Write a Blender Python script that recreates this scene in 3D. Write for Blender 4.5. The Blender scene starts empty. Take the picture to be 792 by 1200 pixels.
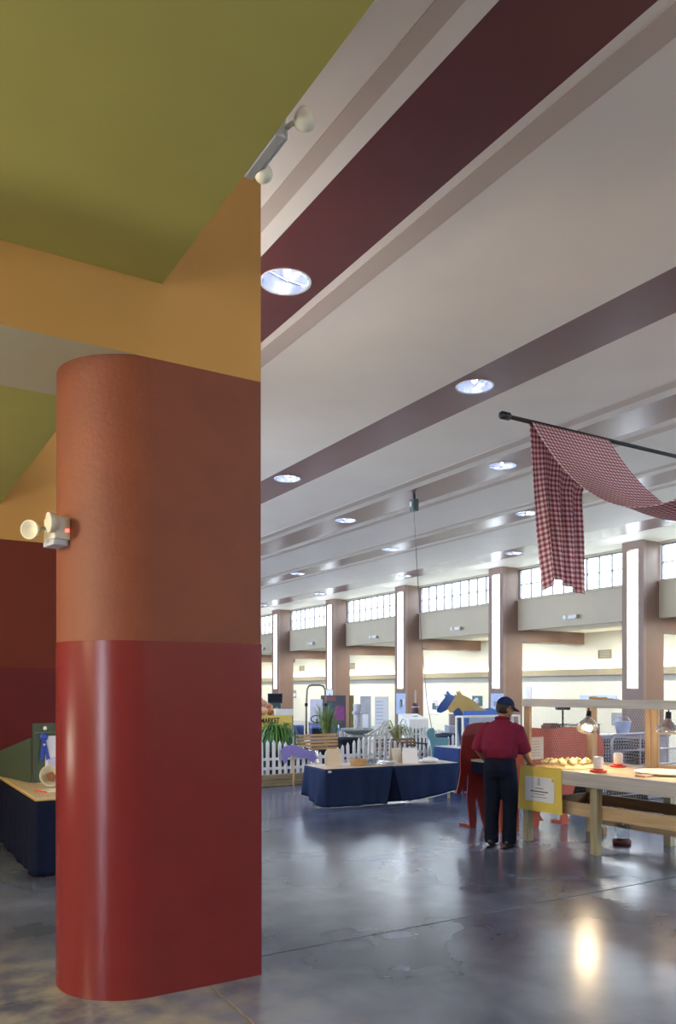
import bpy, bmesh, math, random
from mathutils import Vector, Matrix
from mathutils.geometry import tessellate_polygon
random.seed(7)
SC = bpy.context.scene
COL = SC.collection
PI = math.pi
# ------------------------------------------------------------------ camera
# world axes = building axes: X across the hall (towards the clerestory), Y along it
F_PX, H_CAM, TH = 930.0, 1.8, math.atan(561 / 930.0)
cd = bpy.data.cameras.new('camera'); cam = bpy.data.objects.new('camera', cd); COL.objects.link(cam)
cam.location = (0, 0, H_CAM); cam.rotation_euler = (PI / 2, 0, -TH)
cd.sensor_fit = 'HORIZONTAL'; cd.sensor_width = 24.0; cd.lens = 24.0 * F_PX / 792.0
cd.shift_y = 208.0 / 792.0; cd.clip_start = 0.05; cd.clip_end = 400
SC.camera = cam
# ------------------------------------------------------------------ world, exposure, lights
SC.view_settings.view_transform = 'Standard'; SC.view_settings.look = 'None'
SC.view_settings.gamma = 1; SC.view_settings.exposure = 0.72
SC.view_settings.use_curve_mapping = False
w = bpy.data.worlds.new('sky'); SC.world = w; w.use_nodes = True
nt = w.node_tree; nt.nodes.clear()
wo = nt.nodes.new('ShaderNodeOutputWorld'); bg = nt.nodes.new('ShaderNodeBackground')
tc = nt.nodes.new('ShaderNodeTexCoord'); sep = nt.nodes.new('ShaderNodeSeparateXYZ')
rp = nt.nodes.new('ShaderNodeValToRGB')
rp.color_ramp.elements[0].position = 0.0; rp.color_ramp.elements[0].color = (0.74, 0.84, 1.0, 1)
rp.color_ramp.elements[1].position = 0.6; rp.color_ramp.elements[1].color = (0.70, 0.82, 1.0, 1)
nt.links.new(tc.outputs['Generated'], sep.inputs[0]); nt.links.new(sep.outputs['Z'], rp.inputs[0])
nt.links.new(rp.outputs[0], bg.inputs[0]); bg.inputs[1].default_value = 14.0
nt.links.new(bg.outputs[0], wo.inputs[0])
SC.cycles.max_bounces = 10; SC.cycles.diffuse_bounces = 5; SC.cycles.glossy_bounces = 4
SC.cycles.transmission_bounces = 6; SC.cycles.transparent_max_bounces = 12
SC.cycles.sample_clamp_indirect = 6.0
SC.cycles.caustics_reflective = False; SC.cycles.caustics_refractive = False

def area(name, loc, rot, sx, sy, power, col, portal=False):
    l = bpy.data.lights.new(name, 'AREA'); l.shape = 'RECTANGLE'; l.size = sx; l.size_y = sy
    l.energy = power; l.color = col
    if portal: l.cycles.is_portal = True
    o = bpy.data.objects.new(name, l); COL.objects.link(o); o.location = loc; o.rotation_euler = rot
    return o
# warm lamps of the low green bay the camera stands under, and of the next bay
area('bay_lamp', (-4.6, 4.0, 3.9), (0, -0.6, 0), 0.6, 0.6, 120, (1.0, 0.78, 0.50))
area('bay_lamp', (-6.2, 4.2, 3.6), (0, -0.9, 0), 0.6, 0.6, 150, (1.0, 0.78, 0.50))
area('bay_lamp', (-1.2, -3.0, 4.12), (0, 0, 0), 0.6, 0.6, 25, (1.0, 0.74, 0.42))
area('bay_lamp', (-3.5, 8.2, 4.12), (0, 0, 0), 0.6, 0.6, 60, (1.0, 0.78, 0.50))
# lamps in the side aisle behind the columns
for k in range(-1, 7):
    area('aisle_lamp', (19.5, 11.6 + 5.385 * k, 3.70), (0, 0, 0), 0.5, 3.0, 112, (1.0, 0.98, 0.88))
# daylight portals
area('window_portal', (14.0, -7.95, 4.3), (PI / 2, 0, 0), 7.0, 2.6, 1, (1, 1, 1), True)
area('window_portal', (19.0, 18.0, 5.22), (0, PI / 2, 0), 0.95, 44.0, 1, (1, 1, 1), True)
area('window_portal', (1.6, 28.0, 4.6), (0, -PI / 2, 0), 2.2, 32.0, 1, (1, 1, 1), True)
# unseen uplights added along bulkhead and divider wall to brighten the hall ceiling
for y in (-5.8, -2.6):
    area('added_ceiling_uplight', (1.8, y, 4.3), (0, 1.1 - PI, -0.35), 0.25, 2.8, 205, (1.0, 0.90, 0.76))
for y in (6.8, 8.6):
    area('added_ceiling_uplight', (1.9, y, 4.3), (0, 1.15 - PI, 0), 0.25, 1.6, 26, (0.97, 0.96, 0.98))
for y in (13.0, 18.0, 23.0, 28.0, 33.0):
    area('added_ceiling_uplight', (1.9, y, 3.3), (0, 1.1 - PI, 0), 0.25, 3.0, 34, (0.97, 0.96, 0.98))
for y in (-4.5, -1.0): area('added_ceiling_uplight', (1.75, y, 4.7), (0, 0.5 - PI, -0.3), 0.25, 3.2, 42, (0.90, 0.95, 1.0))
# unseen low uplights, added to brighten the green bay ceilings from below
area('added_bay_uplight', (-6.3, 0.5, 0.9), (0, PI, 0), 0.7, 3.0, 260, (1.0, 0.93, 0.75))
area('added_bay_uplight', (-4.6, 8.2, 0.9), (0, PI, 0), 0.7, 2.0, 300, (1.0, 0.93, 0.75))
area('window_portal', (-7.95, -0.6, 1.9), (0, -PI / 2, 0), 3.6, 1.9, 1, (1, 1, 1), True)

# ------------------------------------------------------------------ materials
MATS = {}
def M(name, col, rough=0.6, metal=0.0, var=0.08, scale=6.0, bump=0.0, emit=None, spec=0.5, coat=0.0, stretch=None):
    if name in MATS: return MATS[name]
    m = bpy.data.materials.new(name); m.use_nodes = True; MATS[name] = m
    n = m.node_tree.nodes; L = m.node_tree.links; b = n['Principled BSDF']
    b.inputs['Roughness'].default_value = rough; b.inputs['Metallic'].default_value = metal
    b.inputs['Specular IOR Level'].default_value = spec; b.inputs['Coat Weight'].default_value = coat
    b.inputs['Coat Roughness'].default_value = 0.12
    t = n.new('ShaderNodeTexCoord'); mp = n.new('ShaderNodeMapping'); no = n.new('ShaderNodeTexNoise')
    L.new(t.outputs['Object'], mp.inputs[0]); L.new(mp.outputs[0], no.inputs['Vector'])
    if stretch: mp.inputs['Scale'].default_value = stretch
    no.inputs['Scale'].default_value = scale; no.inputs['Detail'].default_value = 5
    r = n.new('ShaderNodeValToRGB')
    r.color_ramp.elements[0].position = 0.3; r.color_ramp.elements[1].position = 0.7
    r.color_ramp.elements[0].color = tuple(max(0, c * (1 - var)) for c in col) + (1,)
    r.color_ramp.elements[1].color = tuple(min(1, c * (1 + var)) for c in col) + (1,)
    L.new(no.outputs['Fac'], r.inputs[0]); L.new(r.outputs[0], b.inputs['Base Color'])
    if bump:
        bp = n.new('ShaderNodeBump'); bp.inputs['Strength'].default_value = bump; bp.inputs['Distance'].default_value = 0.01
        n2 = n.new('ShaderNodeTexNoise'); n2.inputs['Scale'].default_value = scale * 12; L.new(mp.outputs[0], n2.inputs['Vector'])
        L.new(n2.outputs['Fac'], bp.inputs['Height']); L.new(bp.outputs[0], b.inputs['Normal'])
    if emit:
        b.inputs['Emission Color'].default_value = tuple(emit[0]) + (1,); b.inputs['Emission Strength'].default_value = emit[1]
    return m
def glass_mat(name, tint=(0.95, 0.98, 1.0), gloss=0.10):
    if name in MATS: return MATS[name]
    m = bpy.data.materials.new(name); m.use_nodes = True; MATS[name] = m
    n = m.node_tree.nodes; L = m.node_tree.links; n.clear()
    o = n.new('ShaderNodeOutputMaterial'); tr = n.new('ShaderNodeBsdfTransparent'); gl = n.new('ShaderNodeBsdfGlossy'); mx = n.new('ShaderNodeMixShader')
    lw = n.new('ShaderNodeLayerWeight'); lw.inputs[0].default_value = 0.3
    no = n.new('ShaderNodeTexNoise'); no.inputs['Scale'].default_value = 3
    r = n.new('ShaderNodeValToRGB'); r.color_ramp.elements[0].color = tuple(c * 0.93 for c in tint) + (1,); r.color_ramp.elements[1].color = tuple(tint) + (1,)
    L.new(no.outputs['Fac'], r.inputs[0]); L.new(r.outputs[0], tr.inputs[0])
    mt = n.new('ShaderNodeMath'); mt.operation = 'MULTIPLY'; mt.inputs[1].default_value = gloss * 4
    L.new(lw.outputs['Fresnel'], mt.inputs[0]); L.new(mt.outputs[0], mx.inputs[0])
    gl.inputs['Roughness'].default_value = 0.05
    L.new(tr.outputs[0], mx.inputs[1]); L.new(gl.outputs[0], mx.inputs[2]); L.new(mx.outputs[0], o.inputs[0])
    return m
def floor_mat():
    m = M('polished_concrete', (0.1, 0.12, 0.13), rough=0.2, spec=0.6, coat=0.35)
    n = m.node_tree.nodes; L = m.node_tree.links; b = n['Principled BSDF']
    for x in [x for x in n if x.type == 'VALTORGB']: n.remove(x)
    t = n.new('ShaderNodeTexCoord')
    a = n.new('ShaderNodeTexNoise'); a.inputs['Scale'].default_value = 0.8; a.inputs['Distortion'].default_value = 0.3; a.inputs['Detail'].default_value = 4; a.inputs['Roughness'].default_value = 0.55
    c = n.new('ShaderNodeTexNoise'); c.inputs['Scale'].default_value = 3.2; c.inputs['Detail'].default_value = 3; c.inputs['Roughness'].default_value = 0.55
    g = n.new('ShaderNodeNewGeometry')
    for q in (a, c): L.new(g.outputs['Position'], q.inputs['Vector'])
    r1 = n.new('ShaderNodeValToRGB'); e = r1.color_ramp.elements
    e[0].position = 0.34; e[0].color = (0.056, 0.078, 0.145, 1); e[1].position = 0.66; e[1].color = (0.175, 0.215, 0.345, 1)
    r2 = n.new('ShaderNodeValToRGB'); e = r2.color_ramp.elements
    e[0].position = 0.2; e[0].color = (0.84, 0.84, 0.84, 1); e[1].position = 0.85; e[1].color = (1.14, 1.14, 1.12, 1)
    L.new(a.outputs['Fac'], r1.inputs[0]); L.new(c.outputs['Fac'], r2.inputs[0])
    mx = n.new('ShaderNodeMix'); mx.data_type = 'RGBA'; mx.blend_type = 'MULTIPLY'; mx.inputs['Factor'].default_value = 1
    L.new(r1.outputs[0], mx.inputs['A']); L.new(r2.outputs[0], mx.inputs['B'])
    b.inputs['Coat Roughness'].default_value = 0.2
    b.inputs['Specular Tint'].default_value = (0.80, 0.87, 1.0, 1)
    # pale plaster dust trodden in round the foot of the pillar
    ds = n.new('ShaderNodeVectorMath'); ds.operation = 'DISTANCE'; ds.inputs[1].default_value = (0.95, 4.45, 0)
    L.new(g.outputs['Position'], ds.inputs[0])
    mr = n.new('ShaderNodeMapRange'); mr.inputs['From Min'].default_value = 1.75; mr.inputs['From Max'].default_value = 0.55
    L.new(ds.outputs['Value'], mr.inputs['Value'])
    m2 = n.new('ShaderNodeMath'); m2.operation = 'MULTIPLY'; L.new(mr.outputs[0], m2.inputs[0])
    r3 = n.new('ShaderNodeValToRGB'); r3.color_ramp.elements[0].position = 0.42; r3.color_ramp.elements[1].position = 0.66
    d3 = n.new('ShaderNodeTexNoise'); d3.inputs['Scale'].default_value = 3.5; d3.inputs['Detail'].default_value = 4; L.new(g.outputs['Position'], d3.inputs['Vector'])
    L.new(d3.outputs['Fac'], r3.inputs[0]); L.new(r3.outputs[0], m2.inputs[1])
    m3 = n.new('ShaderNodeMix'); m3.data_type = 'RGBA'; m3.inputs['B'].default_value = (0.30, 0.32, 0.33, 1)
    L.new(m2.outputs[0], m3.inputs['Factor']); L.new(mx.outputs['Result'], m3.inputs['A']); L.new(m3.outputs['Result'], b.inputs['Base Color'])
    rr = n.new('ShaderNodeMapRange'); rr.inputs['To Min'].default_value = 0.21; rr.inputs['To Max'].default_value = 0.28
    L.new(c.outputs['Fac'], rr.inputs['Value']); L.new(rr.outputs[0], b.inputs['Roughness'])
    return m
def wood(name, c1, c2, axis=1, rough=0.55):
    if name in MATS: return MATS[name]
    m = bpy.data.materials.new(name); m.use_nodes = True; MATS[name] = m
    n = m.node_tree.nodes; L = m.node_tree.links; b = n['Principled BSDF']; b.inputs['Roughness'].default_value = rough
    t = n.new('ShaderNodeTexCoord'); mp = n.new('ShaderNodeMapping'); s = [14, 14, 14]; s[axis] = 0.9; mp.inputs['Scale'].default_value = s
    no = n.new('ShaderNodeTexNoise'); no.inputs['Scale'].default_value = 1.6; no.inputs['Detail'].default_value = 6; no.inputs['Distortion'].default_value = 0.6
    L.new(t.outputs['Object'], mp.inputs[0]); L.new(mp.outputs[0], no.inputs['Vector'])
    r = n.new('ShaderNodeValToRGB'); e = r.color_ramp.elements
    e[0].position = 0.3; e[0].color = c1 + (1,); e[1].position = 0.65; e[1].color = c2 + (1,)
    L.new(no.outputs['Fac'], r.inputs[0]); L.new(r.outputs[0], b.inputs['Base Color'])
    bp = n.new('ShaderNodeBump'); bp.inputs['Strength'].default_value = 0.2; bp.inputs['Distance'].default_value = 0.004
    L.new(no.outputs['Fac'], bp.inputs['Height']); L.new(bp.outputs[0], b.inputs['Normal'])
    return m
def gingham(name, per):
    m = bpy.data.materials.new(name); m.use_nodes = True
    n = m.node_tree.nodes; L = m.node_tree.links; b = n['Principled BSDF']; b.inputs['Roughness'].default_value = 0.9
    uv = n.new('ShaderNodeUVMap'); sp = n.new('ShaderNodeSeparateXYZ'); L.new(uv.outputs[0], sp.inputs[0])
    out = []
    for ax in ('X', 'Y'):
        d = n.new('ShaderNodeMath'); d.operation = 'DIVIDE'; d.inputs[1].default_value = per; L.new(sp.outputs[ax], d.inputs[0])
        f = n.new('ShaderNodeMath'); f.operation = 'FRACT'; L.new(d.outputs[0], f.inputs[0])
        g = n.new('ShaderNodeMath'); g.operation = 'GREATER_THAN'; g.inputs[1].default_value = 0.5; L.new(f.outputs[0], g.inputs[0]); out.append(g)
    a = n.new('ShaderNodeMath'); a.operation = 'ADD'; L.new(out[0].outputs[0], a.inputs[0]); L.new(out[1].outputs[0], a.inputs[1])
    h = n.new('ShaderNodeMath'); h.operation = 'MULTIPLY'; h.inputs[1].default_value = 0.5; L.new(a.outputs[0], h.inputs[0])
    r = n.new('ShaderNodeValToRGB'); e = r.color_ramp.elements; r.color_ramp.interpolation = 'CONSTANT'
    e[0].position = 0; e[0].color = (0.88, 0.82, 0.85, 1); e[1].position = 0.3; e[1].color = (0.60, 0.29, 0.32, 1)
    x = e.new(0.8); x.color = (0.33, 0.06, 0.075, 1)
    L.new(h.outputs[0], r.inputs[0]); L.new(r.outputs[0], b.inputs['Base Color'])
    tl = n.new('ShaderNodeBsdfTranslucent'); L.new(r.outputs[0], tl.inputs[0]); mx = n.new('ShaderNodeMixShader'); mx.inputs[0].default_value = 0.3
    L.new(b.outputs[0], mx.inputs[1]); L.new(tl.outputs[0], mx.inputs[2]); L.new(mx.outputs[0], n['Material Output'].inputs[0])
    return m

# ------------------------------------------------------------------ mesh helpers
def V(*a): return Vector(a)
def box(bm, x0, x1, y0, y1, z0, z1, mtx=None):
    vs = [bm.verts.new(p) for p in ((x0, y0, z0), (x1, y0, z0), (x1, y1, z0), (x0, y1, z0), (x0, y0, z1), (x1, y0, z1), (x1, y1, z1), (x0, y1, z1))]
    for f in ((0, 3, 2, 1), (4, 5, 6, 7), (0, 1, 5, 4), (1, 2, 6, 5), (2, 3, 7, 6), (3, 0, 4, 7)): bm.faces.new([vs[i] for i in f])
    if mtx: bmesh.ops.transform(bm, matrix=mtx, verts=vs)
    return vs
def BX(*a):
    bm = bmesh.new(); box(bm, *a); return bm
def ring_faces(bm, a, b):
    n = len(a)
    for i in range(n): bm.faces.new((a[i], a[(i + 1) % n], b[(i + 1) % n], b[i]))
def tube(bm, pts, rad, n=8, cap=True, flat=1.0):
    pts = [Vector(p) for p in pts]
    if not isinstance(rad, (list, tuple)): rad = [rad] * len(pts)
    rings = []; up = None
    for i, p in enumerate(pts):
        t = (pts[min(i + 1, len(pts) - 1)] - pts[max(i - 1, 0)]).normalized()
        if up is None: up = V(0, 0, 1) if abs(t.z) < 0.9 else V(0, 1, 0)
        s = t.cross(up)
        if s.length < 1e-4: s = t.cross(V(1, 0, 0))
        s.normalize(); u = s.cross(t).normalized(); up = u
        rings.append([bm.verts.new(p + s * math.cos(2 * PI * k / n) * rad[i] + u * math.sin(2 * PI * k / n) * rad[i] * flat) for k in range(n)])
    for a, b in zip(rings, rings[1:]): ring_faces(bm, a, b)
    if cap:
        bm.faces.new(rings[0][::-1]); bm.faces.new(rings[-1])
    return rings
def TB(*a, **k):
    bm = bmesh.new(); tube(bm, *a, **k); return bm
def rings(bm, secs, n=20):
    """horizontal elliptical sections (cx, cy, cz, rx, ry)"""
    rs = [[bm.verts.new((c[0] + c[3] * math.cos(2 * PI * k / n), c[1] + c[4] * math.sin(2 * PI * k / n), c[2])) for k in range(n)] for c in secs]
    for a, b in zip(rs, rs[1:]): ring_faces(bm, a, b)
    bm.faces.new(rs[0][::-1]); bm.faces.new(rs[-1]); return rs
def lathe(bm, prof, n=20, c=(0, 0, 0), caps=True, rib=None):
    rs = []
    for r, z in prof:
        rs.append([bm.verts.new((c[0] + r * (1 - (rib[1] * abs(math.sin(rib[0] * PI * k / n)) if rib else 0)) * math.cos(2 * PI * k / n),
                                 c[1] + r * (1 - (rib[1] * abs(math.sin(rib[0] * PI * k / n)) if rib else 0)) * math.sin(2 * PI * k / n), c[2] + z)) for k in range(n)])
    for a, b in zip(rs, rs[1:]): ring_faces(bm, a, b)
    if caps: bm.faces.new(rs[0][::-1]); bm.faces.new(rs[-1])
    return rs
def LT(prof, n=20, **k):
    bm = bmesh.new(); lathe(bm, prof, n, **k); return bm
def ball(bm, c, r, sc=(1, 1, 1), seg=14, mtx=None):
    m = Matrix.Translation(Vector(c)) @ Matrix.Diagonal((r * sc[0], r * sc[1], r * sc[2], 1))
    if mtx: m = mtx @ m
    bmesh.ops.create_uvsphere(bm, u_segments=seg, v_segments=max(6, seg // 2 + 1), radius=1, matrix=m)
def plate(pts, t, plane='xz'):
    """flat sheet of thickness t cut to an outline"""
    bm = bmesh.new()
    def P(a, b, d): return (a, d, b) if plane == 'xz' else (d, a, b)
    fr = [bm.verts.new(P(a, b, 0)) for a, b in pts]; bk = [bm.verts.new(P(a, b, t)) for a, b in pts]
    for i, j, k in tessellate_polygon([[Vector((a, b, 0)) for a, b in pts]]):
        bm.faces.new((fr[i], fr[j], fr[k])); bm.faces.new((bk[k], bk[j], bk[i]))
    ring_faces(bm, bk, fr)
    return bm
def obj(name, bm, mat, parent=None, loc=None, rot=None, smooth=False, bev=0.0):
    if isinstance(bm, bpy.types.Mesh): me = bm
    else:
        bmesh.ops.recalc_face_normals(bm, faces=bm.faces)
        me = bpy.data.meshes.new(name); bm.to_mesh(me); bm.free()
        if mat: me.materials.append(mat)
        if smooth: me.polygons.foreach_set('use_smooth', [True] * len(me.polygons))
    o = bpy.data.objects.new(name, me); COL.objects.link(o)
    if parent: o.parent = parent
    if loc: o.location = loc
    if rot: o.rotation_euler = rot
    if bev:
        b = o.modifiers.new('bevel', 'BEVEL'); b.width = bev; b.segments = 2; b.limit_method = 'ANGLE'
    return o
def tag(o, label, cat, group=None, kind=None):
    o['label'] = label; o['category'] = cat
    if group: o['group'] = group
    if kind: o['kind'] = kind
    return o
def thing(name, label, cat, loc=(0, 0, 0), rz=0.0, group=None):
    o = bpy.data.objects.new(name, None); COL.objects.link(o); o.location = loc; o.rotation_euler = (0, 0, rz)
    o.empty_display_size = 0.1
    return tag(o, label, cat, group)
def struct(name, bm, mat, parent=None, **k):
    o = obj(name, bm, mat, parent, **k); o['kind'] = 'structure'; return o
def dup(root, loc=None, rz=None, label=None):
    r = root.copy(); COL.objects.link(r)
    if loc is not None: r.location = loc
    if rz is not None: r.rotation_euler = (0, 0, rz)
    if label: r['label'] = label
    for ch in list(root.children):
        c = ch.copy(); COL.objects.link(c); c.parent = r
        for g in list(ch.children):
            d = g.copy(); COL.objects.link(d); d.parent = c
    return r
def remesh(o, vox, smooth_it=6):
    r = o.modifiers.new('fuse', 'REMESH'); r.mode = 'VOXEL'; r.voxel_size = vox; r.use_smooth_shade = True
    s = o.modifiers.new('soften', 'SMOOTH'); s.factor = 0.5; s.iterations = smooth_it
    return o

# ------------------------------------------------------------------ colours
OCHRE = M('ochre_paint', (0.48, 0.255, 0.065), 0.75, var=0.04, scale=2, bump=0.05)
GREEN = M('olive_green_paint', (0.36, 0.33, 0.085), 0.75, var=0.04, scale=2, bump=0.05)
TAUPE = M('taupe_paint', (0.44, 0.40, 0.27), 0.75, var=0.05, scale=2)
TERRA = M('terracotta_plaster', (0.172, 0.041, 0.015), 0.6, var=0.10, scale=3, bump=0.25)
REDGL = M('glossy_oxblood_paint', (0.165, 0.020, 0.022), 0.26, var=0.05, scale=3, bump=0.03, spec=0.35)
CREAM = M('cream_ceiling_paint', (0.74, 0.66, 0.565), 0.6, var=0.03, scale=1.2)
TAN = M('tan_ceiling_stripe', (0.50, 0.40, 0.325), 0.6, var=0.03, scale=1.5)
BAND = M('oxblood_ceiling_band', (0.125, 0.030, 0.027), 0.34, var=0.10, scale=1.5, bump=0.04)
BEIGE = M('beige_spandrel_paint', (0.52, 0.46, 0.35), 0.65, var=0.03, scale=1.5)
BROWN = M('mauve_brown_column_paint', (0.205, 0.125, 0.095), 0.5, var=0.06, scale=2)
HOUSE = M('mauve_brown_light_housing', (0.25, 0.165, 0.135), 0.5, var=0.06, scale=2)
AISLE = M('pale_yellow_wall_paint', (0.72, 0.70, 0.58), 0.7, var=0.03, scale=1)
COVE = M('tan_cove_paint', (0.33, 0.28, 0.18), 0.6, var=0.05)
WHITE = M('white_paint', (0.78, 0.78, 0.76), 0.5, var=0.03)
PLASTIC = M('ivory_plastic', (0.66, 0.63, 0.52), 0.4, var=0.02)
BLACK = M('black_metal', (0.012, 0.012, 0.014), 0.45, 0.3, var=0.2)
STEEL = M('galvanised_steel', (0.50, 0.52, 0.56), 0.35, 0.8, var=0.12, scale=20)
ALU = M('spun_aluminium', (0.80, 0.80, 0.82), 0.22, 0.95, var=0.04)
GLASS = glass_mat('window_glass')
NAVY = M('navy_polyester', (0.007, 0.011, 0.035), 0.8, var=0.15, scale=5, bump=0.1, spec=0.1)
PAPER = M('white_paper', (0.80, 0.80, 0.80), 0.7, var=0.02)
INK = M('grey_ink', (0.12, 0.12, 0.14), 0.8)
LEAF = M('green_leaf', (0.075, 0.185, 0.035), 0.5, var=0.35, scale=9)
LEAF2 = M('pale_leaf', (0.34, 0.36, 0.16), 0.5, var=0.3, scale=9)
PINE = wood('new_pine_lumber', (0.56, 0.38, 0.20), (0.70, 0.52, 0.31), 1)
PINEZ = wood('new_pine_upright', (0.56, 0.36, 0.18), (0.70, 0.50, 0.29), 2)
PINEX = wood('new_pine_crosspiece', (0.54, 0.36, 0.19), (0.68, 0.50, 0.29), 0)
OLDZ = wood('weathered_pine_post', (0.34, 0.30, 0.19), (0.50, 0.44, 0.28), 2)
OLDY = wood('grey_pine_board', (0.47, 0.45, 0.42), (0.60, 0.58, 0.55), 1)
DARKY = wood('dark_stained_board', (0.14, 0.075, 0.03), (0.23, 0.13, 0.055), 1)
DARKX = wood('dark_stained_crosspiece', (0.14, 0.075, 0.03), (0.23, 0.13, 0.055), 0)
SLATW = wood('varnished_slat', (0.42, 0.25, 0.11), (0.58, 0.38, 0.19), 0)
SLATD = wood('brown_varnished_slat', (0.20, 0.12, 0.06), (0.32, 0.21, 0.11), 0)

# ------------------------------------------------------------------ the hall: floor
fl = struct('floor', BX(-8.2, 22.2, -8.2, 46.2, -0.25, -0.006), M('joint_sealant', (0.30, 0.26, 0.21), 0.8, var=0.25))
FM = floor_mat()
xs = [-8.2, 1.82, 12.1, 22.2]; ys = [-8.2, -5.35, -0.25, 4.85, 9.94, 15.0, 20.1, 25.2, 30.3, 35.4, 40.5, 46.2]
for i in range(3):
    for j in range(len(ys) - 1):
        obj('slab', BX(xs[i] + 0.010, xs[i + 1] - 0.010, ys[j] + 0.010, ys[j + 1] - 0.010, -0.006, 0), FM, fl)
# ------------------------------------------------------------------ ceiling with its painted bands
HC = 5.8
X0, X1 = 1.55, 18.75
ROWS = [(3.18, 3.97, 3.58, [6.93]), (6.61, 7.42, 6.96, [8.04, 13.39]), (9.47, 10.29, 9.86, [10.64, 15.99]),
        (12.68, 13.36, 12.77, [13.21, 18.63, 24.2]), (15.9, 16.9, 16.45, [11.9, 17.27, 22.74, 28.74, 34.2])]
YA, YB = -8.0, 46.0
cuts = [X0] + [v for r in ROWS for v in r[:2]] + [X1]
bm = bmesh.new()
for a, b in zip(cuts[0::2], cuts[1::2]): box(bm, a, b, YA, YB, HC, HC + 0.2)
box(bm, X0, X1, YA, YB, HC + 0.5, HC + 0.6)
ceil = struct('ceiling', bm, CREAM)
RL = 0.235
for i, (a, b, lx, lys) in enumerate(ROWS):      # each band is pierced where a downlight is let in
    bm = bmesh.new(); y = YA; hw = 0.30
    lxx = min(max(lx, a + 0.3), b - 0.3)
    def q(x0, x1, y0, y1): bm.faces.new([bm.verts.new(p) for p in ((x0, y0, HC), (x0, y1, HC), (x1, y1, HC), (x1, y0, HC))])
    for ly in lys:
        q(a, b, y, ly - hw); q(a, lxx - hw, ly - hw, ly + hw); q(lxx + hw, b, ly - hw, ly + hw)
        n = 32; o_, i_ = [], []
        for k in range(n):
            t = 2 * PI * k / n; c, s = math.cos(t), math.sin(t); m_ = hw / max(abs(c), abs(s))
            o_.append(bm.verts.new((lxx + c * m_, ly + s * m_, HC))); i_.append(bm.verts.new((lxx + c * RL, ly + s * RL, HC)))
        ring_faces(bm, i_, o_); y = ly + hw
    q(a, b, y, YB)
    t_ = struct('trim_%d' % (i + 1), bm, BAND)
    ROWS[i] = (a, b, lxx, lys)
    for f in t_.data.polygons: pass
n_t = 6
for a, b in ((2.86, 3.01), (4.06, 4.28), (9.03, 9.24), (10.48, 10.68), (12.3, 12.45), (13.55, 13.7)):
    struct('trim_%d' % n_t, BX(a, b, YA, YB, HC - 0.006, HC + 0.05), TAN); n_t += 1
# downlights
ORD = ['nearest', 'second', 'third', 'fourth', 'fifth']
LAMP = M('discharge_lamp', (0.9, 0.9, 1), 0.3, emit=((0.80, 0.86, 1.0), 22.0))
dl = None
for i, (a, b, lx, lys) in enumerate(ROWS):
    for j, ly in enumerate(lys):
        lab = 'round recessed downlight in the %s dark red ceiling band, %s' % (['broadest', 'second', 'third', 'fourth', 'farthest'][i], 'the only one' if len(lys) == 1 else ORD[j] + ' one along')
        if dl is None:
            dl = thing('downlight', lab, 'ceiling light', (lx, ly, HC), 0, 'downlights in the ceiling bands')
            bm = bmesh.new(); lathe(bm, [(0.232, -0.002), (0.252, -0.012), (0.256, 0.0), (0.236, 0.004)], 32, caps=False); obj('trim_ring', bm, WHITE, dl, smooth=True)
            bm = bmesh.new(); lathe(bm, [(0.235, 0.0), (0.226, 0.07), (0.19, 0.15), (0.12, 0.20), (0.03, 0.215)], 32, caps=False)
            bm.faces.new([v for v in bm.verts if abs(v.co.z - 0.215) < 1e-5]); obj('reflector', bm, M('faceted_reflector', (0.62, 0.66, 0.86), 0.18, 0.7, var=0.15, scale=14), dl, smooth=True)
            lp = obj('lamp', LT([(0.012, 0.0), (0.036, 0.02), (0.036, 0.12), (0.012, 0.15)], 12), LAMP, dl, loc=(0.02, 0, 0.05), smooth=True)
            bm = bmesh.new(); tube(bm, [(-0.22, -0.04, 0.03), (0.0, 0.0, 0.012), (0.22, 0.04, 0.03)], 0.008, 6); obj('lamp_bracket', bm, ALU, dl)
        else:
            dup(dl, (lx, ly, HC), random.uniform(0, 3), lab)

# ------------------------------------------------------------------ low bays on the left, the big pillar and its beam
for nm, bm in (('ceiling_low_bay', BX(-8.1, 1.53, -8.1, 4.54, 4.19, 6.4)), ('ceiling_far_bay', BX(-8.1, 1.56, 5.44, 11.0, 4.19, 6.4))):
    o = struct(nm, bm, GREEN); o.data.materials.append(CREAM)      # the bulkhead's side towards the hall is cream
    for f in o.data.polygons:
        if f.normal.x > 0.9: f.material_index = 1
def stadium(bm, z0, z1, x0=1.03, x1=2.17, y0=4.54, y1=5.44, grow=0.0, n=28):
    r = (y1 - y0) / 2; cx, cy = x0 + r, (y0 + y1) / 2
    pts = [(x1 + grow, y0 - grow)] + [(x1 + grow, y1 + grow)]
    pts += [(cx + (r + grow) * math.cos(PI / 2 + PI * k / n), cy + (r + grow) * math.sin(PI / 2 + PI * k / n)) for k in range(n + 1)]
    lo = [bm.verts.new((x, y, z0)) for x, y in pts]; hi = [bm.verts.new((x, y, z1)) for x, y in pts]
    ring_faces(bm, lo, hi); bm.faces.new(lo[::-1]); bm.faces.new(hi)
def edge_smooth(o, ang=40):
    o.data.polygons.foreach_set('use_smooth', [True] * len(o.data.polygons))
    o.data.set_sharp_from_angle(angle=math.radians(ang))
pil = bpy.data.objects.new('pillar', None); COL.objects.link(pil); pil['kind'] = 'structure'; pil.location = (1.6, 5, 0)
bm = bmesh.new(); stadium(bm, 2.085, 3.74); bmesh.ops.translate(bm, vec=(-1.6, -5, 0), verts=bm.verts); o = obj('upper_shaft', bm, TERRA, pil); edge_smooth(o)
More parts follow.
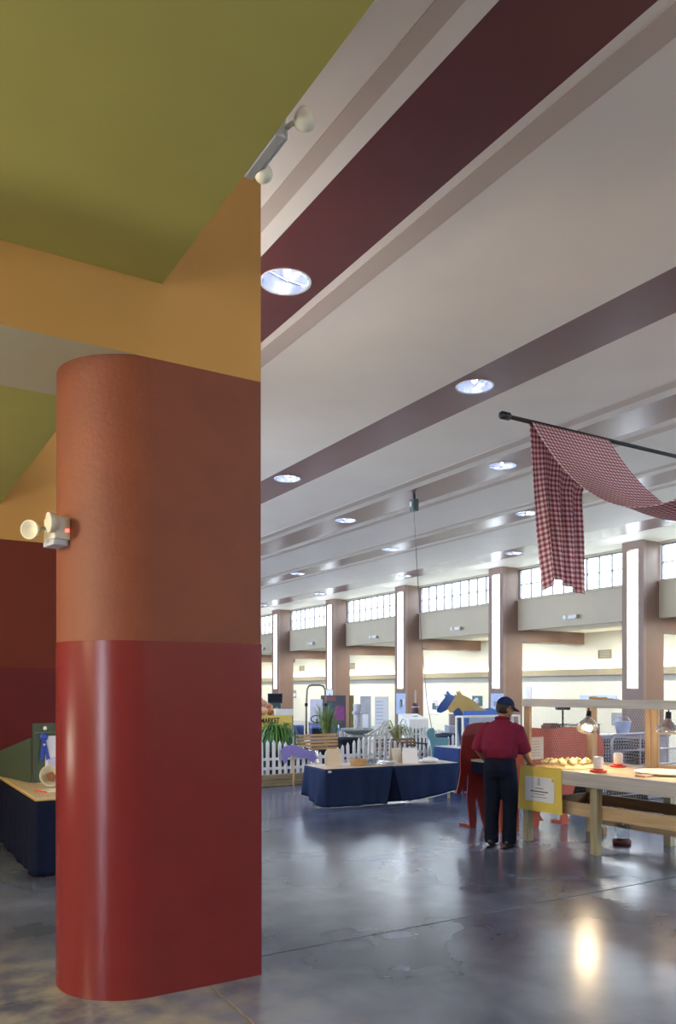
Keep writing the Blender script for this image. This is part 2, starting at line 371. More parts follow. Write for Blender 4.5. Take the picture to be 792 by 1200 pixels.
bm = bmesh.new(); stadium(bm, 0.0, 2.085, grow=0.004); bmesh.ops.translate(bm, vec=(-1.6, -5, 0), verts=bm.verts); o = obj('lower_shaft', bm, REDGL, pil); edge_smooth(o)
bm = bmesh.new(); box(bm, -8.1, 2.17, 4.54, 5.44, 3.74, 6.4)
o = struct('beam', bm, OCHRE); o.data.materials.append(TAUPE)
for f in o.data.polygons:
    if f.normal.z < -0.9: f.material_index = 1
# wall closing the next bay, in three coats
wf = struct('wall_far_bay', BX(-8.1, 3.2, 11.0, 11.4, 3.74, 6.4), OCHRE)
obj('middle_coat', BX(-8.1, 3.2, 11.0, 11.4, 2.085, 3.74), M('brick_red_wall_paint', (0.135, 0.026, 0.015), 0.7, var=0.05, scale=2, spec=0.2), wf)
obj('lower_coat', BX(-8.1, 3.204, 10.996, 11.404, 0, 2.085), M('dark_oxblood_wall_paint', (0.105, 0.012, 0.014), 0.5, var=0.05, scale=2, spec=0.2), wf)
# outer walls
OUTW = M('buff_wall_paint', (0.50, 0.44, 0.34), 0.7, var=0.03, scale=1.2)
bm = bmesh.new()
for a in ((-8.1, -1.6), (0.4, 11.0)): box(bm, -8.4, -8.0, a[0], a[1], 0, 6.4)
box(bm, -8.4, -8.0, -1.6, 0.4, 3.7, 6.4); box(bm, -8.4, -8.0, -1.6, 0.4, 0, 0.1)
struct('wall_left', bm, OUTW)
bm = bmesh.new()
for a in ((-8.4, 10.5), (17.5, 22.2)): box(bm, a[0], a[1], -8.4, -8.0, 0, 6.6)
box(bm, 10.5, 17.5, -8.4, -8.0, 5.6, 6.6); box(bm, 10.5, 17.5, -8.4, -8.0, 0, 3.0)
struct('wall_back', bm, OUTW)
struct('wall_end', BX(1.0, 22.2, 46.0, 46.3, 0, 6.6), OUTW)
bm = bmesh.new(); box(bm, 1.2, 1.55, 11.4, 46.0, 0, 3.5); box(bm, 1.2, 1.55, 11.4, 46.0, 5.7, 6.6); box(bm, 1.2, 1.55, 11.4, 12.0, 3.5, 5.7); box(bm, 1.2, 1.55, 44.0, 46.0, 3.5, 5.7)
struct('wall_divider', bm, OUTW)
FRAME = M('dark_window_frame', (0.20, 0.18, 0.20), 0.5)
def window(name, axis, pos, u0, u1, z0, z1, nu, nz, fr=0.045, mu=0.022):
    """framed, mullioned window in the plane axis=pos; every pane its own child"""
    bm = bmesh.new(); t = 0.05
    def bar(a0, a1, b0, b1, th):
        if axis == 'x': box(bm, pos - th, pos + th, a0, a1, b0, b1)
        else: box(bm, a0, a1, pos - th, pos + th, b0, b1)
    bar(u0, u1, z0, z0 + fr, t); bar(u0, u1, z1 - fr, z1, t); bar(u0, u0 + fr, z0 + fr, z1 - fr, t); bar(u1 - fr, u1, z0 + fr, z1 - fr, t)
    wd = struct(name, bm, FRAME)
    us = [u0 + fr + (u1 - u0 - 2 * fr) * i / nu for i in range(nu + 1)]; zs = [z0 + fr + (z1 - z0 - 2 * fr) * i / nz for i in range(nz + 1)]
    for u in us[1:-1]:
        bm = bmesh.new(); bar(u - mu, u + mu, z0 + fr, z1 - fr, 0.03); obj('mullion', bm, FRAME, wd)
    for z in zs[1:-1]:
        bm = bmesh.new(); bar(u0 + fr, u1 - fr, z - mu * 0.8, z + mu * 0.8, 0.025); obj('glazing_bar', bm, FRAME, wd)
    me = None
    for a, b in zip(us, us[1:]):
        for c, d in zip(zs, zs[1:]):
            if me is None:
                bm = bmesh.new(); hu, hz = (b - a) / 2, (d - c) / 2
                if axis == 'x': box(bm, -0.003, 0.003, -hu, hu, -hz, hz)
                else: box(bm, -hu, hu, -0.003, 0.003, -hz, hz)
                p = obj('pane', bm, GLASS, wd); me = p.data
            else: p = obj('pane', me, None, wd)
            p.location = (pos, (a + b) / 2, (c + d) / 2) if axis == 'x' else ((a + b) / 2, pos, (c + d) / 2)
    return wd
window('window_1', 'y', -8.2, 10.5, 17.5, 3.0, 5.6, 5, 2, 0.08, 0.04)  # unseen window, added to bring daylight into the hall from behind the camera
window('window_20', 'x', 1.4, 12.0, 44.0, 3.5, 5.7, 16, 2, 0.08, 0.04)
window('window_2', 'x', -8.2, -1.6, 0.4, 0.1, 3.7, 2, 3, 0.06, 0.03)

# ------------------------------------------------------------------ colonnade, clerestory, side aisle
XC, BAY, Y0 = 17.9, 5.385, 14.26
POSN = {-1: 'column outside the frame on the right', 0: 'column nearest on the right', 1: 'second column, behind the man in the cap', 2: 'third column, beside the churn',
        3: 'fourth column, behind the tall grass', 4: 'fifth column, beside the red pillar', 5: 'sixth column, hidden by the red pillar'}
STRIP = M('fluorescent_diffuser', (0.9, 0.95, 1.0), 0.4, emit=((0.80, 0.90, 1.0), 9.0))
YELT = M('yellowed_diffuser_edge', (0.72, 0.62, 0.30), 0.5)
sl = None; vent0 = None; em0 = None
bmb = bmesh.new()
for k in range(-4, 7):
    yc = Y0 + BAY * k
    if k >= -1:
        c = bpy.data.objects.new('column', None); COL.objects.link(c); c['kind'] = 'structure'; c.location = (XC, yc, 0)
        obj('shaft', BX(0.10, 0.86, -0.335, 0.335, 0, 3.40), BROWN, c)
        obj('upper_shaft', BX(0.10, 0.72, -0.335, 0.335, 3.40, HC), BROWN, c)
        bm = bmesh.new()
        box(bm, 0, 0.12, -0.345, -0.19, 0, HC); box(bm, 0, 0.12, 0.19, 0.345, 0, HC); box(bm, 0.0, 0.12, -0.19, 0.19, 0, 1.82); box(bm, 0.0, 0.12, -0.19, 0.19, 5.58, HC); box(bm, 0.09, 0.12, -0.19, 0.19, 1.82, 5.58)
        obj('light_housing', bm, HOUSE, c)
        obj('cross_beam', BX(0.72, 3.85, -0.335, 0.335, 3.38, 3.78), BROWN, c)
        if k <= 5:
            lab = 'tall white strip light let into the %s' % POSN[k]
            if sl is None:
                sl = thing('strip_light', lab, 'wall light', (XC, yc, 1.84), 0, 'strip lights on the columns')
                obj('diffuser', BX(0.01, 0.07, -0.168, 0.168, 0.01, 3.70), STRIP, sl)
                bm = bmesh.new()
                for s in (-1, 1): box(bm, 0.005, 0.075, min(s * 0.168, s * 0.188), max(s * 0.168, s * 0.188), 0.0, 3.72)
                obj('edge_strip', bm, YELT, sl)
            else: dup(sl, (XC, yc, 1.84), 0, lab)
    if k <= 5:
        ya, yb = yc + 0.345, yc + BAY - 0.345
        sp = struct('spandrel', BX(18.56, 18.76, ya - 0.05, yb + 0.05, 3.74, 4.74), BEIGE); sp.name = 'wall_spandrel'
        bm = bmesh.new(); box(bm, 18.50, 18.78, ya, yb, 4.70, 4.745); obj('sill', bm, BEIGE, sp)
        if k >= -2: window('window_%d' % (k + 5), 'x', 18.66, ya - 0.0, yb + 0.0, 4.745, 5.74, 10, 2, 0.04, 0.018)
        struct('lintel', BX(18.56, 18.76, ya - 0.05, yb + 0.05, 5.74, HC), BEIGE).name = 'trim_lintel'
        if -1 <= k <= 4:
            where = ['right edge of the hall', 'right of the second column', 'left of the man in the cap', 'above the tall grass', 'above the tractor', 'beside the red pillar'][k + 1]
            lab = 'small louvred air vent on the pale aisle wall, ' + where
            if vent0 is None:
                vent0 = thing('air_vent', lab, 'vent', (21.68, yb - 0.9, 3.0), 0, 'air vents on the aisle wall')
                bm = bmesh.new(); box(bm, -0.03, 0.02, -0.27, 0.27, -0.15, -0.125); box(bm, -0.03, 0.02, -0.27, 0.27, 0.125, 0.15)
                box(bm, -0.03, 0.02, -0.27, -0.245, -0.125, 0.125); box(bm, -0.03, 0.02, 0.245, 0.27, -0.125, 0.125); obj('frame', bm, COVE, vent0)
                for s in range(6): obj('louvre', BX(-0.02, 0.015, -0.245, 0.245, -0.115 + s * 0.042, -0.095 + s * 0.042), COVE, vent0)
            else: dup(vent0, (21.68, yb - 0.9, 3.0), 0, lab)
            lab = 'white twin lamp emergency light on the spandrel, ' + where
            if em0 is None:
                em0 = thing('emergency_light', lab, 'emergency light', (18.56, yc + BAY / 2, 4.0), 0, 'emergency lights on the spandrels')
                obj('case', BX(-0.10, 0.0, -0.17, 0.17, -0.06, 0.06), WHITE, em0, bev=0.01)
                for s in (-1, 1):
                    bm = LT([(0.02, 0), (0.06, 0.03), (0.075, 0.08), (0.06, 0.085)], 14); bmesh.ops.rotate(bm, matrix=Matrix.Rotation(-PI / 2, 3, 'Y'), verts=bm.verts)
                    obj('lamp_head', bm, WHITE, em0, loc=(-0.08, s * 0.20, 0.0), smooth=True)
            else: dup(em0, (18.56, yc + BAY / 2, 4.0), 0, lab)
struct('wall_aisle', BX(21.7, 22.1, -8.0, 46.0, 0, 6.6), AISLE)
struct('ceiling_aisle', BX(18.74, 21.9, -8.0, 46.0, 3.78, 3.98), AISLE)
bm = bmesh.new(); box(bm, 21.45, 21.7, -8.0, 46.0, 2.29, 2.32); box(bm, 21.42, 21.45, -8.0, 46.0, 2.29, 2.51)
struct('trim_cove', bm, COVE)
tl = thing('cove_tube', 'fluorescent tube hidden in the tan cove along the pale aisle wall', 'wall light', (21.56, 18.0, 2.36))
obj('tube', TB([(0, -25.0, 0), (0, 27.0, 0)], 0.02, 8), M('cove_tube_glow', (1, 1, 0.9), 0.4, emit=((1.0, 0.97, 0.82), 26.0)), tl)

# ------------------------------------------------------------------ emergency lights near the camera
def lamp_head(parent, loc, d, r=0.062, sc=1.0):
    d = Vector(d).normalized()
    bm = LT([(0.012, -0.062), (0.040, -0.050), (0.058, -0.02), (r, 0.0), (r, 0.008), (r * 0.9, 0.006), (r * 0.55, -0.012), (0.01, -0.02)], 22)
    q = d.to_track_quat('Z', 'Y'); bmesh.ops.transform(bm, matrix=Matrix.Scale(sc, 4) @ q.to_matrix().to_4x4(), verts=bm.verts)
    return obj('lamp_head', bm, PLASTIC, parent, loc=loc, smooth=True)
e1 = thing('emergency_light', 'ivory emergency light with a red indicator on the side of the red pillar', 'emergency light', (1.055, 4.90, 2.73), 0.2)
obj('case', BX(-0.10, 0.0, -0.08, 0.08, -0.05, 0.085), PLASTIC, e1, bev=0.008)
obj('battery_box', BX(-0.105, -0.012, -0.075, 0.075, -0.085, -0.05), M('grey_plastic', (0.42, 0.45, 0.52), 0.4), e1, bev=0.006)
obj('indicator', BX(-0.035, -0.015, -0.084, -0.08, -0.005, 0.013), M('red_indicator', (0.8, 0.05, 0.03), 0.4, emit=((1, 0.08, 0.05), 3.0)), e1)
lamp_head(e1, (-0.135, -0.09, 0.035), (-0.93, 0.12, -0.05), sc=0.95); lamp_head(e1, (-0.205, 0.02, 0.0), (-0.85, -0.62, -0.08), sc=0.92)
obj('lamp_arm', TB([(-0.09, -0.07, 0.03), (-0.12, 0.03, 0.02), (-0.18, 0.04, 0.0)], 0.012, 8), PLASTIC, e1)
e2 = thing('emergency_light', 'grey and ivory emergency light peeping out under the olive green bay ceiling', 'emergency light', (1.53, 3.23, 4.24))
obj('case', BX(0.0, 0.055, -0.17, 0.17, -0.052, 0.10), M('grey_enamel', (0.40, 0.41, 0.40), 0.4), e2, bev=0.01)
obj('cover', BX(0.055, 0.075, -0.15, 0.15, -0.04, 0.10), WHITE, e2, bev=0.006)
lamp_head(e2, (0.105, -0.25, 0.0), (0.75, -0.1, 0.65), sc=0.8); lamp_head(e2, (0.085, 0.12, -0.035), (0.55, 0.8, 0.1), sc=0.7)
obj('lamp_arm', TB([(0.05, -0.14, 0.0), (0.07, -0.2, 0.0)], 0.012, 8), PLASTIC, e2)
sw = thing('repeated_dome', 'white half dome on the dark red wall, stray repeat of the emergency lamp head', 'half dome', (0.62, 11.0, 3.70))  # made-up wall piece: a stray repeat of the pillar's emergency lamp head
bm = LT([(0.01, 0.10), (0.05, 0.09), (0.09, 0.05), (0.10, 0.0)], 20); bmesh.ops.rotate(bm, matrix=Matrix.Rotation(PI / 2, 3, 'X'), verts=bm.verts)
obj('dome_shell', bm, WHITE, sw, smooth=True); obj('back_plate', BX(-0.05, 0.05, -0.012, 0.0, -0.05, 0.05), WHITE, sw)
#PART2
# ------------------------------------------------------------------ gingham cloth on its rod
RODY, RODZ = 6.72, 4.9
rod = thing('hanging_rod', 'long black rod with a capped end carrying the red gingham cloth', 'rod', (6.25, RODY, RODZ), 0, 'rods of the gingham swags')
obj('rod_bar', TB([(0.0, 0, 0), (6.0, 0, 0)], 0.024, 10), BLACK, rod, smooth=True)
obj('end_cap', TB([(-0.06, 0, 0), (-0.04, 0, 0), (0.07, 0, 0), (0.08, 0, 0)], [0.03, 0.045, 0.045, 0.03], 12), BLACK, rod, smooth=True)
for x in (3.6, 5.6): obj('hanger_wire', TB([(x, 0, 0), (x, 0, HC - RODZ)], 0.004, 6), STEEL, rod)
GING = gingham('red_gingham', 0.062)
def grid_cloth(name, P, nu, nv, uvf, mat, parent=None, thick=0.004):
    bm = bmesh.new(); uvl = bm.loops.layers.uv.new('UVMap'); vs = [[bm.verts.new(P(i / nu, j / nv)) for i in range(nu + 1)] for j in range(nv + 1)]
    for j in range(nv):
        for i in range(nu):
            f = bm.faces.new((vs[j][i], vs[j][i + 1], vs[j + 1][i + 1], vs[j + 1][i]))
            for lp, (a, b) in zip(f.loops, ((i, j), (i + 1, j), (i + 1, j + 1), (i, j + 1))): lp[uvl].uv = uvf(a / nu, b / nv)
    me = bpy.data.meshes.new(name); bm.to_mesh(me); bm.free(); me.materials.append(mat); me.polygons.foreach_set('use_smooth', [True] * len(me.polygons))
    o = bpy.data.objects.new(name, me); COL.objects.link(o)
    if parent: o.parent = parent
    so = o.modifiers.new('thickness', 'SOLIDIFY'); so.thickness = thick
    return o
cl = thing('gingham_cloth', 'red and white gingham cloth draped over the black rod, one end hanging in a swallowtail', 'cloth', (0, 0, 0))
CX0, CX1 = 6.66, 7.97
def swag_z(y): return 3.58 + 1.345 * abs((y - 5.0) / 1.72) ** 2.1
ylist = []; L_ = 0; prev = None; NV = 64
ys_ = [RODY - 3.44 * t / NV for t in range(NV + 1)]; arc = [0]
for a, b in zip(ys_, ys_[1:]): arc.append(arc[-1] + math.hypot(b - a, swag_z(b) - swag_z(a)))
def swagP(u, v):
    y = RODY - 3.44 * v; f = math.sin(PI * v)
    return V(CX0 + (CX1 - CX0) * u, y, swag_z(y) + 0.02 * math.sin(7 * u + 3 * v) * f - 0.10 * f * math.sin(PI * u) * 0.3)
grid_cloth('swag', swagP, 40, NV, lambda u, v: (u * (CX1 - CX0), arc[int(round(v * NV))]), GING, cl)
def tailP(u, v):
    f = min(1, v * 1.5); x0 = CX0 + 0.27 * v ** 1.1; x1 = CX1 - 0.46 * min(1, v * 2.6) ** 0.7 + 0.14 * v
    bot = 3.13 - 0.16 * abs((u - 0.30) / (0.30 if u < 0.3 else 0.70)) ** 0.9 + 0.0 * u
    z = RODZ + 0.026 + (bot - RODZ - 0.026) * v
    return V(x0 + (x1 - x0) * u, RODY + 0.03 + 0.05 * f * math.sin(u * 22 + v * 2.0) + 0.10 * v * u, z)
grid_cloth('tail', tailP, 60, 40, lambda u, v: (u * 1.31, v * 1.9), GING, cl)
r2 = dup(rod, (6.25, 3.28, RODZ), 0, 'black rod outside the frame holding the far end of the gingham swag')

# ------------------------------------------------------------------ ceiling box and its hanging cord
hb = thing('ceiling_box', 'small dark green box under the third ceiling band with a thin cord hanging from it', 'electrical box', (9.72, 13.1, 5.45))
obj('box_body', BX(-0.07, 0.07, -0.07, 0.07, 0, 0.24), M('dark_green_enamel', (0.05, 0.075, 0.07), 0.4), hb, bev=0.008)
obj('mounting_stem', TB([(0, 0, 0.24), (0, 0, 0.35)], 0.03, 10), BLACK, hb); obj('face_plate', BX(-0.09, -0.072, -0.03, 0.03, 0.08, 0.18), STEEL, hb)
obj('cord', TB([(0, 0, 0.0), (0.10, 0.03, -1.2), (0.28, 0.12, -2.6), (0.52, 0.25, -3.9), (0.78, 0.40, -4.55), (0.86, 0.42, -5.43)], 0.007, 6), M('grey_cord', (0.10, 0.10, 0.10), 0.6), hb)

# ------------------------------------------------------------------ the brooder table
BR = thing('brooder_table', 'long new pine brooder table with posts, top rail and wire mesh', 'table', (6.78, 6.97, 0), math.radians(2))
D_, LN = 1.22, 3.3
for nm, x, y in (('leg', 0.045, -0.045), ('leg', 0.045, -1.03), ('leg', 0.045, -2.6), ('leg', D_ - 0.045, -0.045), ('leg', D_ - 0.06, -1.16), ('leg', D_ - 0.045, -2.6)):
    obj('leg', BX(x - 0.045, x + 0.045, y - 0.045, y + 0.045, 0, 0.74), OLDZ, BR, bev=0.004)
obj('front_apron', BX(-0.045, -0.002, -LN, 0, 0.735, 0.89), OLDY, BR, bev=0.004)
obj('back_apron', BX(D_ + 0.002, D_ + 0.045, -LN, 0, 0.735, 0.89), PINE, BR, bev=0.004)
obj('end_apron', BX(0, D_, -0.04, 0.0, 0.735, 0.86), PINEX, BR, bev=0.004)
for i in range(6):
    w_ = D_ / 6
    obj('plank', BX(i * w_ + 0.003, (i + 1) * w_ - 0.003, -LN, 0.0, 0.862, 0.886 + 0.001 * (i % 2)), PINE, BR, bev=0.003)
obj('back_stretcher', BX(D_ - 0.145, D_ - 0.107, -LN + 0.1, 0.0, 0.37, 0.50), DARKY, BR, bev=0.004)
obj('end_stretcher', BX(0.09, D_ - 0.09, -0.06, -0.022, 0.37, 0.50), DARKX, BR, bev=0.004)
obj('front_stretcher', BX(0.092, 0.13, -LN + 0.1, -0.08, 0.385, 0.53), PINE, BR, bev=0.004)
obj('foot_rail', BX(D_ - 0.30, D_ - 0.26, -LN + 0.1, -0.2, 0.16, 0.25), PINE, BR, bev=0.004)
obj('post', BX(0.0, 0.045, -0.10, -0.012, 0.887, 1.60), PINEZ, BR, bev=0.004)
obj('post', BX(D_ - 0.10, D_ - 0.0, -0.10, -0.012, 0.887, 1.60), PINEZ, BR, bev=0.004)
for a in (-0.87, -0.955): obj('post', BX(D_ - 0.05, D_ - 0.0, a - 0.04, a + 0.04, 0.887, 1.60), PINEZ, BR, bev=0.004)
obj('post', BX(0.0, 0.045, -LN, -LN + 0.09, 0.887, 1.60), PINEZ, BR, bev=0.004); obj('post', BX(D_ - 0.05, D_, -LN, -LN + 0.09, 0.887, 1.60), PINEZ, BR, bev=0.004)
obj('front_rail', BX(-0.02, 0.07, -LN, 0.0, 1.60, 1.69), OLDY, BR, bev=0.004)
obj('back_rail', BX(D_ - 0.07, D_ + 0.01, -LN, 0.0, 1.60, 1.66), PINE, BR, bev=0.004)
obj('bottom_rail', BX(D_ - 0.045, D_ - 0.005, -LN, -1.0, 0.887, 0.925), PINE, BR, bev=0.004)
for y in (-0.02, -0.45, -1.52, -2.6): obj('crosspiece', BX(0.07, D_ - 0.07, y - 0.045, y, 1.605, 1.65), PINEX, BR, bev=0.004)
def wire(name, P, nu, nv, s=0.038):
    """hexagonal wire netting on a panel; P maps panel metres to space"""
    bm = bmesh.new(); W, Hh = nu, nv
    def seg(a, b):
        a, b = Vector(P(*a)), Vector(P(*b)); tube(bm, [a, b], 0.0014, 3, cap=False)
    h = s * 0.9; y = 0; r = 0
    while y < Hh:
        x = (s / 2 if r % 2 else 0)
        while x < W:
            seg((x, y), (min(W, x + s / 2), min(Hh, y + h * 0.5)))
            if x - s / 2 >= 0: seg((x, y), (x - s / 2, min(Hh, y + h * 0.5)))
            seg((x, max(0, y - h * 0.4)), (x, y)); x += s
        y += h * 0.9; r += 1
    o = obj(name, bm, STEEL, BR); o['kind'] = 'stuff'; return o
wire('end_netting', lambda a, b: (0.06 + a, -0.01, 0.89 + b), 1.05, 0.71)
wire('back_netting', lambda a, b: (D_ + 0.002, -0.10 - a, 0.89 + b), 3.1, 0.71)
# notice hung on the netting
nt_ = thing('paper_notice', 'white paper notice fixed to the wire end of the brooder', 'notice', (6.80, 7.0, 0.95), math.radians(2))
obj('sheet', BX(0.09, 0.38, 0.012, 0.016, 0.0, 0.27), PAPER, nt_)
for i in range(6): obj('printed_line', BX(0.14 + 0.01 * (i % 3), 0.33 - 0.012 * (i % 2), 0.011, 0.012, 0.045 + i * 0.034, 0.052 + i * 0.034), M('faint_ink', (0.5, 0.45, 0.45), 0.8), nt_)
# yellow poster
ys_sign = thing('yellow_poster', 'yellow poster board with a white printed sheet hung on the end of the brooder table', 'sign', (6.725, 6.93, 0.885), math.radians(2))
YEL = M('yellow_posterboard', (0.72, 0.56, 0.10), 0.6, var=0.03)
bm = plate([(0.06, -0.50), (0.03, 0.02), (-0.60, 0.02), (-0.61, -0.495)], 0.006, 'yz'); obj('board', bm, YEL, ys_sign)
obj('sheet', BX(-0.006, -0.001, -0.50, -0.06, -0.38, -0.10), M('bluish_paper', (0.70, 0.73, 0.80), 0.6, var=0.02), ys_sign)
bm = LT([(0.010, -0.004), (0.028, 0.0), (0.012, 0.05), (0.022, 0.06), (0.004, 0.085)], 10)
for v in bm.verts: v.co.x = v.co.x * 0.05 - 0.007; v.co.y -= 0.27; v.co.z -= 0.19
obj('printed_emblem', bm, M('faint_grey_ink', (0.42, 0.44, 0.50), 0.8), ys_sign)
for i, (a, b, h) in enumerate(((-0.34, -0.21, 0.008), (-0.41, -0.14, 0.014), (-0.36, -0.19, 0.008), (-0.39, -0.165, 0.006))):
    obj('printed_line', BX(-0.0075, -0.006, a, b, -0.225 - i * 0.034 - h, -0.225 - i * 0.034), INK, ys_sign)
obj('sticker', BX(-0.0075, -0.006, -0.50, -0.465, -0.14, -0.105), M('orange_sticker', (0.7, 0.45, 0.12), 0.6), ys_sign)
# heat lamps
BULB = M('heat_bulb', (1, 0.9, 0.7), 0.3, emit=((1.0, 0.82, 0.60), 4.5))
def heat_lamp(loc, aim, label, cordtop):
    t = thing('heat_lamp', label, 'heat lamp', loc, 0, 'heat lamps over the brooder')
    q = Vector(aim).normalized().to_track_quat('Z', 'Y').to_matrix().to_4x4()
    bm = LT([(0.030, -0.13), (0.045, -0.10), (0.085, -0.06), (0.118, 0.0), (0.128, 0.035), (0.132, 0.036), (0.124, -0.002), (0.088, -0.055), (0.04, -0.09)], 28, caps=False); bmesh.ops.transform(bm, matrix=q, verts=bm.verts)
    obj('reflector', bm, ALU, t, smooth=True)
    bm = LT([(0.028, -0.20), (0.032, -0.13), (0.028, -0.09)], 16); bmesh.ops.transform(bm, matrix=q, verts=bm.verts); obj('socket', bm, BLACK, t, smooth=True)
    bm = LT([(0.016, -0.09), (0.022, -0.06), (0.05, -0.01), (0.052, 0.012), (0.03, 0.03), (0.005, 0.034)], 18); bmesh.ops.transform(bm, matrix=q, verts=bm.verts); obj('bulb', bm, BULB, t, smooth=True)
    p = q @ V(0, 0, -0.2)
    obj('cord', TB([p, p + V(0.0, 0.0, 0.06), (cordtop[0] * 0.5, cordtop[1] * 0.5, cordtop[2] * 0.7), cordtop], 0.006, 6), BLACK, t)
    l = bpy.data.lights.new('heat_lamp_glow', 'SPOT'); l.energy = 15; l.color = (1.0, 0.74, 0.44); l.spot_size = 2.5; l.spot_blend = 0.6; l.shadow_soft_size = 0.10
    lo = bpy.data.objects.new('heat_lamp_glow', l); COL.objects.link(lo); lo.parent = t
    a = Vector(aim).normalized(); lo.location = a * 0.05; lo.rotation_euler = (-a).to_track_quat('Z', 'Y').to_euler()
heat_lamp((7.36, 6.50, 1.36), (-0.42, -0.25, -0.9), 'round clamp heat lamp glowing in front of the back corner post', (0.03, 0.0, 0.27))
heat_lamp((7.42, 5.46, 1.36), (-0.08, 0.0, -1), 'cone shaded heat lamp right of the double post', (0.0, -0.02, 0.27))
# bedding, chicks, tray, feeders, waterer
bm = bmesh.new(); ball(bm, (0, 0, 0), 1, (0.42, 0.34, 0.016), 20); bmesh.ops.delete(bm, geom=[v for v in bm.verts if v.co.z < -0.001], context='VERTS')
for v in bm.verts: v.co.z += random.uniform(0, 0.006)
o = obj('bedding', bm, M('pale_shavings', (0.72, 0.58, 0.34), 0.9, var=0.2, scale=40, bump=0.5), None, (7.28, 6.62, 0.8875), smooth=True); tag(o, 'patch of pale wood shavings under the first heat lamp', 'bedding', kind='stuff')
CHK = M('yellow_chick_down', (0.92, 0.80, 0.46), 0.95, var=0.15, scale=60, bump=0.6)
def make_chick():
    bm = bmesh.new()
    tube(bm, [(0, -0.052, 0.040), (0, -0.040, 0.038), (0, -0.015, 0.035), (0, 0.012, 0.040), (0, 0.026, 0.060), (0, 0.036, 0.075), (0, 0.052, 0.076), (0, 0.060, 0.073)], [0.004, 0.022, 0.034, 0.031, 0.021, 0.021, 0.017, 0.006], 12)
    t = thing('chick', '', 'chick', (0, 0, 0.89), 0, 'chicks under the heat lamp')
    o = obj('body', bm, CHK, t, smooth=True); sm = o.modifiers.new('sub', 'SUBSURF'); sm.levels = 1; sm.render_levels = 1
    obj('beak', TB([(0, 0.057, 0.073), (0, 0.072, 0.070)], [0.006, 0.001], 6), M('orange_beak', (0.7, 0.3, 0.05), 0.5), t)
    for s in (-1, 1): obj('leg', TB([(s * 0.012, 0, 0.012), (s * 0.012, 0.002, 0.002), (s * 0.012, 0.016, 0.002)], 0.003, 5), MATS['orange_beak'], t)
    for s in (-1, 1): obj('wing', TB([(s * 0.030, 0.014, 0.045), (s * 0.036, -0.008, 0.038), (s * 0.028, -0.036, 0.036)], [0.006, 0.014, 0.003], 8, flat=1.0), CHK, t, smooth=True)
    return t
ck = None
SP = 1.12
spots = [(7.05, 6.88), (7.04, 6.74), (7.12, 6.66), (7.20, 6.74), (7.24, 6.60), (7.30, 6.68), (7.34, 6.55), (7.38, 6.64), (7.44, 6.58), (7.46, 6.70), (7.30, 6.80), (7.19, 6.56), (7.13, 6.80), (7.54, 6.64), (7.05, 6.60), (7.40, 6.75), (7.60, 6.52), (7.52, 6.48)]
rank = {}
dep = sorted(range(len(spots)), key=lambda i: spots[i][0] * 0.5165 + spots[i][1] * 0.8564)
for ri, rn in enumerate(('front', 'middle', 'back')):
    for k, i in enumerate(sorted(dep[ri * 6:ri * 6 + 6], key=lambda i: spots[i][0] * 0.8564 - spots[i][1] * 0.5165)):
        rank[i] = '%s chick from the left in the %s row under the first heat lamp' % (('first', 'second', 'third', 'fourth', 'fifth', 'sixth')[k], rn)
for i, (x, y) in enumerate(spots):
    if ck is None: ck = make_chick(); c_ = ck
    else: c_ = dup(ck)
    c_.location = (x, y, 0.897); c_.rotation_euler = (0, 0, random.uniform(0, 6.28)); c_['label'] = 'yellow ' + rank[i]; c_.scale = (0.95,) * 3
tr = thing('feed_tray', 'low white tray on the brooder table beneath the second heat lamp', 'tray', (7.42, 5.50, 0.888), 0.1)
bm = bmesh.new(); lathe(bm, [(0.24, 0.0), (0.29, 0.012), (0.31, 0.03), (0.305, 0.032), (0.28, 0.016), (0.0001, 0.012)], 30); obj('dish', bm, WHITE, tr, smooth=True)
bm = bmesh.new(); ball(bm, (0, 0, 0.016), 1, (0.24, 0.24, 0.016), 18); obj('feed', bm, M('pale_feed', (0.75, 0.62, 0.40), 0.9, var=0.25, scale=60), tr, smooth=True)
obj('spill_board', BX(-0.46, -0.30, -0.06, 0.06, 0.0, 0.018), M('pinkish_board', (0.62, 0.42, 0.30), 0.7), tr)
RB = M('red_plastic', (0.62, 0.05, 0.03), 0.35)
def feeder(loc, label):
    t = thing('chick_feeder', label, 'feeder', loc, 0, 'jar feeders on the brooder table')
    bm = bmesh.new(); lathe(bm, [(0.085, 0), (0.092, 0.006), (0.092, 0.022), (0.082, 0.024), (0.06, 0.010), (0.05, 0.024)], 22); obj('base', bm, RB, t, smooth=True)
    obj('jar', LT([(0.046, 0.022), (0.052, 0.035), (0.053, 0.15), (0.046, 0.168), (0.02, 0.172)], 22), M('milky_plastic', (0.80, 0.74, 0.76), 0.35, var=0.02), t, smooth=True)
    obj('rim', LT([(0.0485, 0.022), (0.056, 0.024), (0.056, 0.04), (0.0485, 0.042)], 22, caps=False), RB, t, smooth=True)
feeder((6.99, 6.02, 0.888), 'white jar feeder on a red base, nearer the table edge'); feeder((7.64, 6.29, 0.888), 'white jar feeder on a red base, farther back by the netting')
wt = thing('jar_waterer', 'clear jar waterer with a dark red base on the floor under the brooder', 'waterer', (7.62, 6.22, 0), 0)
bm = bmesh.new(); lathe(bm, [(0.10, 0), (0.105, 0.008), (0.105, 0.05), (0.095, 0.052), (0.07, 0.02), (0.06, 0.06)], 24); obj('base', bm, M('dark_red_plastic', (0.13, 0.022, 0.022), 0.4), wt, smooth=True)
bm = bmesh.new(); lathe(bm, [(0.06, 0.05), (0.082, 0.075), (0.085, 0.20), (0.07, 0.225), (0.03, 0.23)], 24); obj('jar', bm, glass_mat('jar_glass', (0.86, 0.90, 0.95), 0.12), wt, smooth=True)
